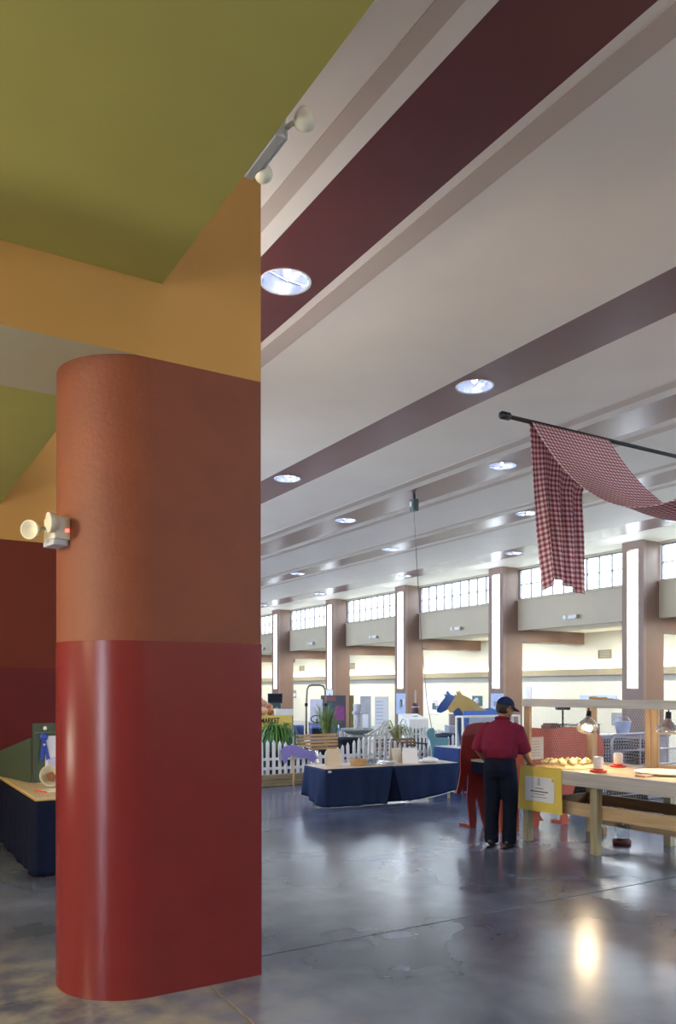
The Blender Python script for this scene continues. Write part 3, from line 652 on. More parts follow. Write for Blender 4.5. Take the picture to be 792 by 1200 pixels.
ps = thing('wooden_block', 'loose wooden block on the floor behind the jar waterer', 'wood block', (7.9, 6.75, 0), 0.4); obj('block', BX(-0.07, 0.07, -0.04, 0.04, 0, 0.09), DARKX, ps)
# tools lying on the top rail
tw = thing('yellow_twine', 'hank of yellow twine lying on the grey rail near the double post', 'twine', (6.83, 5.90, 1.69), math.radians(2))
obj('hank', TB([(0, 0.10, 0.018), (0.01, 0.05, 0.02), (0, -0.03, 0.014), (0.012, -0.18, 0.008)], [0.016, 0.018, 0.012, 0.006], 8), M('yellow_twine', (0.62, 0.42, 0.14), 0.9, var=0.2, scale=40), tw, smooth=True)
obj('loose_end', TB([(0.0, 0.06, 0.02), (0.02, -0.05, 0.012), (0.0, -0.28, 0.006)], 0.005, 6), MATS['yellow_twine'], tw)

# ------------------------------------------------------------------ plywood animals
def cutout(name, label, cat, y, pts, mat, t=0.018, extra=None, base=True):
    x0 = sum(p[0] for p in pts) / len(pts)
    th_ = thing(name, label, cat, (x0, y, 0)); P = [(a - x0, max(0.0, b)) for a, b in pts]
    obj('silhouette', plate(P, t), mat, th_)
    if base:
        lo = [p for p in P if p[1] < 0.06]
        if lo:
            a, b = min(p[0] for p in lo), max(p[0] for p in lo)
            for x in (a + 0.06, b - 0.06): obj('brace', BX(x - 0.02, x + 0.02, t, t + 0.25, 0, 0.03), mat, th_)
            obj('back_batten', BX(a + 0.05, b - 0.05, t, t + 0.025, 0.62, 0.70), PINEX, th_)
    return th_
A_ = [(6.72, 1.33), (6.83, 1.36), (6.98, 1.37), (7.19, 1.35), (7.49, 1.32), (7.71, 1.29), (7.79, 1.14), (7.77, 0.73), (7.66, 0.6), (7.63, 0), (7.54, 0), (7.52, 0.46), (7.41, 0.5), (7.37, 0), (7.28, 0), (7.28, 0.53), (7.13, 0.61), (7.07, 0.64), (7.02, 0.38), (7.07, 0.13), (7.08, 0.03), (7.01, 0.0), (6.97, 0.13), (6.89, 0.4), (6.87, 0.34), (6.89, 0.11), (6.88, 0), (6.78, 0), (6.76, 0.18), (6.73, 0.4), (6.75, 0.72), (6.7, 0.57), (6.68, 0.45), (6.65, 0.52), (6.61, 0.44), (6.55, 0.47), (6.59, 0.6), (6.62, 0.74), (6.62, 0.96), (6.65, 1.2)]
ca = cutout('wooden_cow', 'dark red plywood animal with a fringed tail, behind the man in the cap', 'cutout', 7.92, A_, M('dark_red_enamel', (0.20, 0.020, 0.022), 0.45, var=0.08))
x0a = ca.location.x
sh = obj('shelf', BX(6.80 - x0a, 7.75 - x0a, -0.26, 0.0, 0.72, 0.87), NAVY, ca); sh['label'] = 'navy shelf box'
obj('shelf_top', BX(6.79 - x0a, 7.76 - x0a, -0.27, 0.0, 0.87, 0.895), M('grey_laminate', (0.42, 0.43, 0.45), 0.4), ca)
B_ = [(6.71, 1.16), (6.77, 1.28), (7.11, 1.33), (7.44, 1.31), (7.79, 1.28), (8.16, 1.3), (8.52, 1.25), (8.72, 1.19), (8.81, 1.07), (8.83, 0.95), (8.76, 0.83), (8.71, 0.66), (8.52, 0.53), (8.25, 0.49), (8.21, 0.4), (8.12, 0.34), (8.11, 0.12), (8.16, 0.03), (8.09, 0.03), (8.09, 0), (8.0, 0.0), (7.98, 0.3), (7.87, 0.38), (7.71, 0.39), (7.62, 0.35), (7.6, 0.16), (7.67, 0.08), (7.59, 0.09), (7.57, 0.0), (7.5, 0.0), (7.48, 0.34), (7.29, 0.38), (7.23, 0.3), (7.23, 0.0), (7.14, 0.0), (7.11, 0.31), (7.02, 0.37), (6.99, 0.0), (6.91, 0.0), (6.89, 0.49), (6.74, 0.59), (6.7, 0.82)]
cb = cutout('wooden_cow', 'orange red plywood animal lit by the heat lamps behind the brooder', 'cutout', 7.50, B_, M('orange_red_enamel', (0.55, 0.10, 0.055), 0.5, var=0.08))
T_ = [(9.72, 1.44), (9.78, 1.5), (9.91, 1.65), (9.88, 1.71), (9.94, 1.68), (9.93, 1.77), (9.99, 1.73), (9.99, 1.78), (10.06, 1.7), (10.25, 1.63), (10.38, 1.56), (10.51, 1.46), (10.69, 1.39), (10.96, 1.37), (11.38, 1.37), (11.97, 1.36), (12.29, 1.26), (12.36, 1.05), (12.34, 0.69), (12.36, 0), (12.22, 0), (12.17, 0.52), (11.8, 0.64), (11.03, 0.63), (10.65, 0.66), (10.51, 0.55), (10.47, 0), (10.34, 0.0), (10.29, 0.59), (10.21, 0.9), (10.16, 1.18), (10.08, 1.37), (9.99, 1.45), (9.91, 1.42), (9.82, 1.35), (9.76, 1.36)]
T_ = [(x if x < 10.7 else 10.7 + (x - 10.7) * 0.42, z) for x, z in T_]
cutout('wooden_horse', 'mustard tan plywood horse with pricked ears facing left', 'cutout', 12.0, T_, M('mustard_tan_enamel', (0.46, 0.31, 0.085), 0.5, var=0.06))
Bl_ = [(9.72, 1.41), (9.79, 1.5), (9.94, 1.65), (9.91, 1.72), (9.97, 1.68), (9.96, 1.75), (10.0, 1.77), (10.06, 1.7), (10.19, 1.66), (10.5, 1.56), (10.77, 1.44), (11.12, 1.4), (11.71, 1.42), (12.2, 1.36), (12.5, 1.21), (12.45, 0.67), (12.45, 0), (12.3, 0), (12.25, 0.49), (11.71, 0.62), (10.77, 0.64), (10.59, 0.52), (10.55, 0), (10.42, 0), (10.35, 0.57), (10.28, 0.88), (10.22, 1.17), (10.15, 1.32), (10.06, 1.44), (9.94, 1.38), (9.83, 1.34), (9.74, 1.35)]
Bl_ = [(x if x < 10.7 else 10.7 + (x - 10.7) * 0.42, z) for x, z in Bl_]
BLUE = M('royal_blue_enamel', (0.045, 0.135, 0.50), 0.5, var=0.06)
cutout('wooden_horse', 'royal blue plywood horse behind the mustard tan one', 'cutout', 12.35, Bl_, BLUE)
P_ = [(6.7, 0.66), (6.76, 0.72), (6.86, 0.76), (7.01, 0.76), (7.12, 0.71), (7.23, 0.67), (7.34, 0.63), (7.39, 0.67), (7.43, 0.62), (7.45, 0.49), (7.41, 0.41), (7.34, 0.43), (7.23, 0.5), (7.08, 0.52), (6.94, 0.56), (6.86, 0.55), (6.83, 0.45), (6.79, 0.41), (6.76, 0.46), (6.72, 0.55)]
pg = cutout('wooden_pig', 'lavender plywood pig fixed to the white picket fence', 'cutout', 13.165, P_, M('lavender_enamel', (0.24, 0.20, 0.52), 0.55, var=0.05), base=False)
obj('snout', BX(0.385, 0.402, -0.004, 0.018, 0.47, 0.53), MATS['lavender_enamel'], pg)
obj('stake', BX(-0.10, -0.06, 0.018, 0.03, 0.0, 0.70), PINEZ, pg)
L2 = [(10.09, 0.92), (10.16, 0.99), (10.27, 1.0), (10.31, 0.93), (10.29, 0.82), (10.4, 0.78), (10.61, 0.78), (10.68, 0.76), (10.65, 0.63), (10.61, 0.51), (10.58, 0.31), (10.52, 0.31), (10.49, 0.51), (10.33, 0.52), (10.31, 0.29), (10.24, 0.29), (10.22, 0.52), (10.18, 0.74), (10.11, 0.83)]
lm = cutout('wooden_lamb', 'turquoise plywood lamb fixed to the white picket fence', 'cutout', 13.165, L2, M('turquoise_enamel', (0.24, 0.55, 0.56), 0.55, var=0.05), base=False)
obj('stake', BX(0.05, 0.09, 0.018, 0.03, 0.0, 0.70), PINEZ, lm)

# ------------------------------------------------------------------ picket fences
WP = M('white_picket_paint', (0.76, 0.76, 0.78), 0.55, var=0.06, scale=9)
def fence(name, label, xa, xb, y, base_z, hi, lo, phase, span=2.35, step=0.125, w_=0.062):
    t = thing(name, label, 'fence', (xa, y, 0))
    for i, (z0, z1) in enumerate(((0.0, 0.115), (0.118, 0.225))):
        if base_z > 0: obj('landscape_timber', BX(-0.3, xb - xa, 0.0, 0.10, z0, z1), wood('weathered_timber', (0.22, 0.18, 0.11), (0.36, 0.30, 0.19), 0), t, bev=0.015)
    for z in (base_z + 0.08, lo - 0.12): obj('rail', BX(0, xb - xa, 0.055, 0.08, z, z + 0.05), WP, t)
    x = 0.0; meshes = {}
    while x < xb - xa:
        ph = ((x + phase) % span) / span; h = lo + (hi - lo) * abs(math.cos(PI * ph)) ** 1.6
        h = round(h / 0.02) * 0.02
        if h not in meshes:
            bm = plate([(-w_ / 2, base_z), (w_ / 2, base_z), (w_ / 2, h - 0.06), (0, h), (-w_ / 2, h - 0.06)], 0.018)
            meshes[h] = obj('picket', bm, WP, t); p = meshes[h]
        else: p = obj('picket', meshes[h].data, None, t)
        p.location = (x, 0.036, 0); p.rotation_euler = (0, random.uniform(-0.015, 0.015), 0); x += step
    return t
fence('picket_fence', 'white scalloped picket fence on timbers behind the navy table', 5.6, 11.35, 13.2, 0.225, 0.87, 0.60, 1.5)
fence('picket_fence', 'white picket fence along the back of the garden, behind the second bench', 9.6, 13.0, 15.9, 0.0, 0.88, 0.78, 0.3, step=0.115, w_=0.055)

# ------------------------------------------------------------------ navy display table
NT = thing('display_table', 'low display table with a pale top and navy skirt before the picket fence', 'table', (6.11, 10.46, 0), math.radians(-4.5))
TW, TD, TH_ = 2.37, 0.72, 0.59
obj('tabletop', BX(-0.03, TW + 0.03, -0.03, TD + 0.03, TH_ - 0.022, TH_), M('pale_tan_laminate', (0.62, 0.52, 0.42), 0.4, var=0.03), NT, bev=0.005)
for x, y in ((0.08, 0.10), (TW - 0.08, 0.08), (0.08, TD - 0.08), (TW - 0.08, TD - 0.08)): obj('leg', TB([(x, y, 0), (x, y, TH_ - 0.022)], 0.022, 10), M('yellow_leg_tip', (0.55, 0.47, 0.20), 0.5), NT)
def skirt(name, path, hem, parent, mat, zt, amp=0.05, seed=1, foldw=0.32, pull=None):
    """cloth hung along a path [(x, y)], hem(s) gives the height of its lower edge"""
    rnd = random.Random(seed); pts = []; s = 0
    ph = [rnd.uniform(0, 6.28) for _ in range(4)]
    for a, b in zip(path, path[1:]):
        d = math.hypot(b[0] - a[0], b[1] - a[1]); n = max(2, int(d / 0.03)); nx, ny = (b[1] - a[1]) / d, -(b[0] - a[0]) / d
        for i in range(n): pts.append((a[0] + (b[0] - a[0]) * i / n, a[1] + (b[1] - a[1]) * i / n, nx, ny, s + d * i / n))
        s += d
    pts.append((path[-1][0], path[-1][1], nx, ny, s)); bm = bmesh.new(); NVV = 12; cols = []
    for x, y, nx, ny, q in pts:
        f = math.sin(q * 2 * PI / foldw + ph[0]) * 0.5 + math.sin(q * 2 * PI / (foldw * 2.3) + ph[1]) * 0.6; zb = hem(q); c = []
        for j in range(NVV + 1):
            v = j / NVV; o_ = 0.008 + amp * v ** 1.1 * (0.8 + 0.75 * f); dx = pull(q, v) if pull else 0; c.append(bm.verts.new((x + nx * o_ + dx, y + ny * o_, zt + (zb - zt) * v)))
        cols.append(c)
    for a, b in zip(cols, cols[1:]):
        for j in range(NVV): bm.faces.new((a[j], a[j + 1], b[j + 1], b[j]))
    o = obj(name, bm, mat, parent, smooth=True); m_ = o.modifiers.new('thickness', 'SOLIDIFY'); m_.thickness = 0.004; return o
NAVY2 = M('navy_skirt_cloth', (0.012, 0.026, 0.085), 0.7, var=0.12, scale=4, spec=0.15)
hemf = lambda q: 0.03 if q < 1.45 else 0.03 + 0.15 * ((q - 1.45) / 0.95) ** 2.2
skirt('front_skirt', [(-0.035, TD + 0.02), (-0.035, -0.035), (1.16, -0.035)], lambda q: 0.12 - 0.115 * min(1, q / 0.75), NT, NAVY2, TH_ - 0.004, 0.06, 3, pull=lambda q, v: -0.16 * v * max(0, (q - 1.45) / 0.5) ** 1.5)
skirt('front_skirt', [(1.15, -0.045), (TW + 0.02, -0.035)], lambda q: 0.02 + 0.14 * (q / 1.2) ** 2.0, NT, NAVY2, TH_ - 0.004, 0.04, 5, pull=lambda q, v: 0.16 * v * max(0, 1 - q / 0.5) ** 1.5)
obj('pleat', plate([(0.9, 0.02), (0.98, TH_ - 0.03), (1.35, TH_ - 0.03), (1.40, 0.02)], 0.004), NAVY, NT, (0, -0.036, 0))
obj('hem_piping', TB([(1.33 + 1.05 * i / 10, -0.085, 0.022 + 0.14 * (i / 10) ** 2.0) for i in range(11)], 0.006, 6), WHITE, NT)
skirt('end_skirt', [(TW + 0.035, -0.02), (TW + 0.035, TD)], lambda q: 0.12, NT, NAVY2, TH_ - 0.004, 0.04, 11)
obj('skirt_clip', BX(0.0, 0.05, -0.06, -0.04, TH_ - 0.06, TH_ - 0.03), WHITE, NT)
# things standing on it
def tent(label, loc, rz, m1, w_=0.26, h=0.26):
    t = thing('tent_card', label, 'card', loc, rz, 'tent cards on the navy table'); bm = bmesh.new()
    for s in (-1, 1):
        a = plate([(-w_ / 2, 0), (w_ / 2, 0), (w_ / 2 - 0.01, h), (-w_ / 2 + 0.01, h)], 0.004)
        for v in a.verts: v.co.y += s * 0.07 * (1 - v.co.z / h)
        obj('front_leaf' if s < 0 else 'back_leaf', a, m1, t)
TANP = M('tan_card', (0.66, 0.57, 0.46), 0.7, var=0.03)
tent('tall cream tent card at the left end of the navy table', (6.42, 10.78, 0.592), -0.35, TANP, 0.24, 0.27)
tent('small tan tent card in the middle of the navy table', (7.55, 10.68, 0.592), 0.15, TANP, 0.22, 0.25)
tent('white tent card with folded sheet right of the small tan one', (7.74, 10.55, 0.592), -0.5, PAPER, 0.26, 0.25)
bk = thing('wicker_basket', 'shallow woven basket on the navy table', 'basket', (6.82, 10.67, 0.592))
for i in range(5): obj('wicker_band', LT([(0.13 + i * 0.004, i * 0.02), (0.142 + i * 0.004, i * 0.02 + 0.01), (0.134 + i * 0.004, i * 0.02 + 0.02)], 20, caps=False), SLATW, bk, smooth=True)
obj('basket_base', LT([(0.001, 0.002), (0.13, 0.004), (0.13, 0.012), (0.001, 0.012)], 20), SLATW, bk)
gb = thing('glass_bowl', 'clear glass bowl right of the woven basket', 'bowl', (7.10, 10.72, 0.592)); obj('bowl', LT([(0.05, 0), (0.09, 0.02), (0.115, 0.08), (0.108, 0.08), (0.08, 0.025), (0.01, 0.012)], 22), glass_mat('bowl_glass', (0.82, 0.86, 0.9), 0.15), gb, smooth=True)
def plate_stack(label, loc, n, r, step=0.02):
    for i in range(n):
        t = tag(obj('plate', LT([(r * 0.55, 0), (r * 0.62, 0.004), (r, 0.022), (r * 0.99, 0.026), (r * 0.6, 0.010), (0.01, 0.008)], 26), M('white_china', (0.74, 0.75, 0.80), 0.25, var=0.02), None, (loc[0], loc[1], loc[2] + i * step), smooth=True), label[i], 'plate', 'white plates on the navy table')
plate_stack(['wide white plate at the bottom of the stack left of the tan card', 'wide white plate on top of the stack left of the tan card'], (7.26, 10.52, 0.592), 2, 0.17, 0.03)
plate_stack(['white plate at the right end of the navy table'], (8.14, 10.53, 0.592), 1, 0.17)
tg = thing('plate_cover', 'pale domed cover on the plate at the right end of the navy table', 'cover', (8.14, 10.53, 0.621)); obj('dome', LT([(0.14, 0), (0.13, 0.025), (0.08, 0.045), (0.01, 0.052)], 22), WHITE, tg, smooth=True); obj('knob', LT([(0.008, 0.05), (0.014, 0.062), (0.008, 0.07)], 10), WHITE, tg, smooth=True)

# ------------------------------------------------------------------ blue table and white case behind the cows
bt = thing('blue_table', 'blue draped table behind the dark red plywood animal', 'table', (9.0, 10.8, 0))
obj('tabletop', BX(0, 1.8, 0, 0.7, 0.75, 0.77), M('pale_grey_laminate', (0.60, 0.60, 0.62), 0.4), bt)
BLC = M('blue_drape', (0.018, 0.042, 0.15), 0.7, var=0.1, spec=0.15)
skirt('drape', [(-0.01, 0.7), (-0.01, -0.01), (1.81, -0.01), (1.81, 0.7)], lambda q: 0.02, bt, BLC, 0.765, 0.03, 4)
for x, y in ((0.08, 0.08), (1.72, 0.08), (0.08, 0.62), (1.72, 0.62)): obj('leg', TB([(x, y, 0), (x, y, 0.75)], 0.02, 8), STEEL, bt)
wc = thing('display_case', 'white framed clear display case standing on the blue draped table', 'display case', (9.12, 10.86, 0.772))
bm = bmesh.new(); 
for a in ((0, 0.03, 0, 0.03, 0, 0.56), (1.35, 1.38, 0, 0.03, 0, 0.56), (0, 0.03, 0.17, 0.20, 0, 0.56), (1.35, 1.38, 0.17, 0.20, 0, 0.56), (0.03, 1.35, 0, 0.03, 0.53, 0.56), (0.03, 1.35, 0.17, 0.20, 0.53, 0.56), (0, 0.03, 0.03, 0.17, 0.53, 0.56), (1.35, 1.38, 0.03, 0.17, 0.53, 0.56)): box(bm, *a)
obj('frame', bm, WHITE, wc); obj('base_board', BX(0.0, 1.38, 0.0, 0.20, -0.001, 0.012), WHITE, wc)
obj('back_panel', BX(0.31, 1.35, 0.175, 0.185, 0.012, 0.53), M('lilac_white_panel', (0.62, 0.63, 0.74), 0.5), wc)
obj('pane', BX(0.03, 1.35, 0.012, 0.018, 0.012, 0.53), GLASS, wc); obj('pane', BX(0.012, 0.018, 0.03, 0.17, 0.012, 0.53), GLASS, wc)
bb = thing('blue_board', 'flat blue sign board showing above the white display case', 'board', (9.9, 11.75, 0)); obj('board', BX(0, 1.2, 0, 0.02, 0.55, 1.39), BLUE, bb)
for x in (0.1, 1.1): obj('leg', BX(x - 0.02, x + 0.02, 0.02, 0.05, 0, 1.2), PINEZ, bb)
gd = thing('wire_bin', 'low dark bin behind the right end of the picket fence', 'bin', (10.95, 13.55, 0)); obj('body', LT([(0.20, 0), (0.26, 0.75), (0.265, 0.78), (0.24, 0.78), (0.19, 0.03)], 20, caps=False), M('dark_navy_plastic', (0.02, 0.025, 0.06), 0.5), gd, smooth=True); obj('lid', LT([(0.265, 0.78), (0.27, 0.83), (0.10, 0.86), (0.01, 0.86)], 20), MATS['dark_navy_plastic'], gd, smooth=True)
# ------------------------------------------------------------------ garden behind the fence
IRON = M('black_wrought_iron', (0.012, 0.016, 0.022), 0.5, 0.2)
def bench(label, loc, ln, wood_, top, rz=0.0):
    t = thing('garden_bench', label, 'bench', loc, rz)
    for i in range(5):
        z = top - 0.055 - i * 0.068; obj('back_slat', BX(0.02, ln - 0.02, 0.36 - i * 0.012, 0.385 - i * 0.012, z, z + 0.052), wood_, t, bev=0.006)
    for i in range(4): obj('seat_slat', BX(0.02, ln - 0.02, -0.06 + i * 0.095, 0.02 + i * 0.095, 0.40, 0.425), wood_, t, bev=0.006)
    for x in (0.02, ln - 0.05):
        bm = bmesh.new(); box(bm, x, x + 0.03, -0.06, -0.02, 0, 0.60); box(bm, x, x + 0.03, 0.36, 0.40, 0, top - 0.02); box(bm, x, x + 0.03, -0.06, 0.37, 0.36, 0.40); box(bm, x - 0.005, x + 0.035, -0.08, 0.37, 0.60, 0.63)
        obj('end_frame', bm, IRON, t, bev=0.006)
bench('slatted garden bench of golden wood behind the picket fence, left of the fountain', (7.62, 13.95, 0), 1.02, SLATW, 0.88)
bench('brown slatted garden bench behind the picket fence, right of the wheelbarrow', (9.44, 13.85, 0), 1.16, SLATD, 0.73)
ft = thing('stone_fountain', 'grey stone fountain with a carved column rising from a shallow bowl', 'fountain', (9.68, 15.2, 0))
STONE = M('grey_cast_stone', (0.40, 0.46, 0.47), 0.8, var=0.15, scale=14, bump=0.4); STONE2 = M('pale_cast_stone', (0.55, 0.56, 0.64), 0.85, var=0.25, scale=30, bump=0.8)
obj('pedestal', LT([(0.24, 0), (0.24, 0.08), (0.17, 0.12), (0.15, 0.40), (0.17, 0.70), (0.20, 0.75), (0.12, 0.80)], 24), STONE, ft, smooth=True)
obj('bowl', LT([(0.12, 0.78), (0.25, 0.81), (0.36, 0.87), (0.385, 0.91), (0.37, 0.92), (0.30, 0.88), (0.05, 0.86)], 28), STONE, ft, smooth=True)
obj('water', LT([(0.001, 0.893), (0.34, 0.893), (0.34, 0.896), (0.001, 0.896)], 28), M('fountain_water', (0.05, 0.07, 0.08), 0.05), ft)
obj('carved_column', LT([(0.09, 0.87), (0.10, 0.93), (0.075, 1.0), (0.085, 1.12), (0.075, 1.22), (0.10, 1.30), (0.085, 1.36), (0.11, 1.42), (0.10, 1.47), (0.03, 1.48)], 20, rib=(6, 0.12)), STONE2, ft, smooth=True)
for k in range(4):
    a = PI / 2 * k + 0.5; bm = bmesh.new(); ball(bm, (0.10 * math.cos(a), 0.10 * math.sin(a), 1.27), 0.035, (1, 1, 1.3), 10); obj('carved_mask', bm, STONE2, ft, smooth=True)
wb = thing('wheelbarrow', 'black wheelbarrow with a pale wooden handle beside the fountain', 'wheelbarrow', (9.15, 14.75, 0), 0)
bm = bmesh.new(); lathe(bm, [(0.10, 0.38), (0.20, 0.42), (0.30, 0.72), (0.31, 0.74), (0.27, 0.73), (0.17, 0.45)], 22); obj('tub', bm, IRON, wb, smooth=True)
bm = bmesh.new(); lathe(bm, [(0.10, -0.03), (0.17, -0.035), (0.19, 0), (0.17, 0.035), (0.10, 0.03)], 22); bmesh.ops.rotate(bm, matrix=Matrix.Rotation(PI / 2, 3, 'X'), verts=bm.verts); obj('wheel', bm, IRON, wb, loc=(-0.40, 0, 0.19), smooth=True)
for s in (-1, 1):
    obj('handle', TB([(-0.42, s * 0.05, 0.19), (0.0, s * 0.16, 0.42), (0.75, s * 0.22, 0.80), (1.05, s * 0.24, 0.95)], 0.02, 8), wood('pale_handle', (0.50, 0.42, 0.36), (0.62, 0.55, 0.48), 0), wb, smooth=True)
    obj('leg', TB([(0.22, s * 0.18, 0.52), (0.28, s * 0.2, 0.0)], 0.014, 8), IRON, wb)
def blades(n, rise, reach, w_, z0, mat, seed, droop=0.5, segs=6, rmin=0.3):
    rnd = random.Random(seed); bm = bmesh.new()
    for i in range(n):
        a = rnd.uniform(0, 2 * PI); R = reach * rnd.uniform(rmin, 1); Hh = rise * rnd.uniform(0.55, 1); prev = None; ca_, sa = math.cos(a), math.sin(a); ww = w_ * rnd.uniform(0.6, 1.1)
        for j in range(segs + 1):
            t = j / segs; r = R * t; z = z0 + Hh * (math.sin(t * PI * (0.5 + 0.35 * droop * R / reach)))
            h = ww * 0.5 * (1 - t) ** 0.6 * (0.5 + min(1, t * 3) * 0.5) + 0.0008
            c = [bm.verts.new((r * ca_ - sa * h, r * sa + ca_ * h, z + 0.3 * h)), bm.verts.new((r * ca_, r * sa, z)), bm.verts.new((r * ca_ + sa * h, r * sa - ca_ * h, z + 0.3 * h))]
            if prev: bm.faces.new((prev[0], prev[1], c[1], c[0])); bm.faces.new((prev[1], prev[2], c[2], c[1]))
            prev = c
    return bm
POT = M('dark_nursery_pot', (0.03, 0.035, 0.03), 0.6)
def plant(name, label, loc, potr, poth, n, rise, reach, w_, mat, seed, droop=0.8, cat='plant', rmin=0.3, potm=None):
    t = thing(name, label, cat, loc)
    obj('pot', LT([(potr * 0.75, 0), (potr, poth * 0.95), (potr * 1.06, poth * 0.95), (potr * 1.06, poth), (potr * 0.9, poth), (potr * 0.85, poth * 0.9), (0.01, poth * 0.9)], 20), potm or POT, t, smooth=True)
    o = obj('foliage', blades(n, rise, reach, w_, poth * 0.9, mat, seed, droop, rmin=rmin), mat, t, smooth=True); o['kind'] = 'stuff'
    return t
plant('potted_fern', 'bushy green fern with arching fronds in front of the yellow market sign', (6.95, 13.85, 0), 0.18, 0.62, 170, 0.62, 0.62, 0.040, LEAF, 3, 1.5)
plant('potted_fern', 'small green leafy plant at the left end of the golden bench', (7.72, 15.0, 0), 0.14, 0.62, 60, 0.48, 0.26, 0.045, M('yellow_green_leaf', (0.16, 0.26, 0.05), 0.5, var=0.35, scale=9), 5, 0.6)
plant('tall_grass', 'tall spiky ornamental grass behind the golden bench', (8.82, 15.1, 0), 0.20, 0.55, 150, 1.00, 0.45, 0.024, M('grass_leaf', (0.17, 0.24, 0.075), 0.5, var=0.4, scale=9), 8, 0.25, rmin=0.1)
plant('tall_grass', 'narrow green grass clump between the tall grass and the fountain', (9.35, 15.6, 0), 0.14, 0.6, 50, 0.62, 0.20, 0.022, MATS['grass_leaf'], 18, 0.25, rmin=0.1)
plant('dracaena', 'pale arching dracaena right of the fountain', (10.75, 15.2, 0), 0.17, 0.55, 46, 0.62, 0.62, 0.045, LEAF2, 12, 1.5, rmin=0.5)
plant('grass_clump', 'short bright green grass clump below the white ballot box', (12.2, 16.35, 0), 0.30, 0.55, 70, 0.34, 0.34, 0.045, LEAF, 22, 0.5)
plant('low_plant', 'low green plant among the stacked crates right of the wire pen', (10.45, 9.35, 0), 0.2, 0.72, 70, 0.36, 0.36, 0.04, LEAF, 25, 0.7)

# ------------------------------------------------------------------ market stand with squashes
ms = thing('market_stand', 'market stand with a yellow banner lettered in black', 'stall', (7.3, 17.25, 0))
obj('counter', BX(0, 1.80, 0.0, 0.9, 1.12, 1.17), PINEX, ms); obj('banner', BX(0, 1.78, -0.012, 0.0, 0.84, 1.165), M('yellow_banner', (0.78, 0.58, 0.12), 0.6, var=0.03), ms)
obj('front_panel', BX(0.0, 1.8, 0.0, 0.02, 0.0, 0.84), M('deep_green_panel', (0.03, 0.10, 0.06), 0.6), ms); obj('side_panel', BX(1.78, 1.80, 0.02, 0.9, 0, 1.12), MATS['deep_green_panel'], ms)
for x in (0.04, 1.74):
    for y in (0.04, 0.84): obj('leg', BX(x - 0.03, x + 0.03, y - 0.0, y + 0.06, 0, 1.12), PINEZ, ms)
fc = bpy.data.curves.new('lettering', 'FONT'); fc.body = 'MARKET'; fc.size = 0.185; fc.extrude = 0.003; fc.offset = 0.004
fo = bpy.data.objects.new('lettering', fc); COL.objects.link(fo); fo.parent = ms; fo.location = (0.93, -0.016, 0.985); fo.rotation_euler = (PI / 2, 0, 0); fo.scale = (0.72, 1, 1)
INKP = M('black_letter_paint', (0.02, 0.02, 0.02), 0.6)
bpy.context.view_layer.update(); lm_ = bpy.data.meshes.new_from_object(fo.evaluated_get(bpy.context.evaluated_depsgraph_get())); lm_.materials.clear(); lm_.materials.append(INKP)
lo_ = bpy.data.objects.new('lettering', lm_); COL.objects.link(lo_); lo_.parent = ms; lo_.location = fo.location; lo_.rotation_euler = fo.rotation_euler; lo_.scale = fo.scale
bpy.data.objects.remove(fo); lo_.name = 'lettering'
obj('lower_line', BX(0.05, 1.7, -0.015, -0.012, 0.875, 0.885), MATS['black_letter_paint'], ms)
SQ = [M('orange_squash', (0.55, 0.22, 0.06), 0.5, var=0.15), M('pinkish_squash', (0.55, 0.28, 0.20), 0.55, var=0.15), M('buff_squash', (0.60, 0.36, 0.20), 0.55, var=0.12)]
STEM = M('dry_stem', (0.20, 0.17, 0.08), 0.8)
SQW = ['at the left front of the pile', 'in the middle of the front row', 'at the right front of the pile', 'in the second layer on the left', 'in the second layer, centre', 'lying at the right end, elongated', 'crowning the pile', 'at the far left edge', 'tucked in behind the right end']
for i, (x, y, z, r, e, m_) in enumerate([(8.10, 17.45, 1.17, 0.14, 1, 0), (8.38, 17.43, 1.17, 0.13, 1, 2), (8.62, 17.52, 1.17, 0.11, 1, 0), (8.17, 17.60, 1.40, 0.14, 1, 1), (8.46, 17.62, 1.34, 0.13, 1, 1), (8.72, 17.78, 1.29, 0.10, 1.6, 1), (8.27, 17.64, 1.63, 0.12, 1, 2), (7.84, 17.50, 1.17, 0.14, 1, 1), (8.88, 17.70, 1.17, 0.11, 1, 2)]):
    t = thing('squash', '%s squash %s on the market stand' % (['orange', 'pinkish', 'buff'][m_], SQW[i]), 'squash', (x, y, z), random.uniform(0, 3), 'squashes piled on the market stand')
    t.scale = (e, 1, 1)
    n = 24; prof = [(r * math.sin(PI * k / 9) + 0.004, r * 0.82 * (1 - math.cos(PI * k / 9))) for k in range(10)]
    obj('fruit', LT(prof, n, rib=(5, 0.10)), SQ[m_], t, smooth=True); obj('stem', TB([(0, 0, r * 1.58), (0.01, 0, r * 1.9)], [0.018, 0.010], 6), STEM, t)
wx = thing('white_box', 'long white box lying on the right of the market stand', 'box', (8.66, 17.26, 1.17)); obj('box_body', BX(0, 0.47, 0, 0.12, 0, 0.13), WHITE, wx, bev=0.006); obj('lid', BX(-0.008, 0.478, -0.006, 0.126, 0.13, 0.155), WHITE, wx)
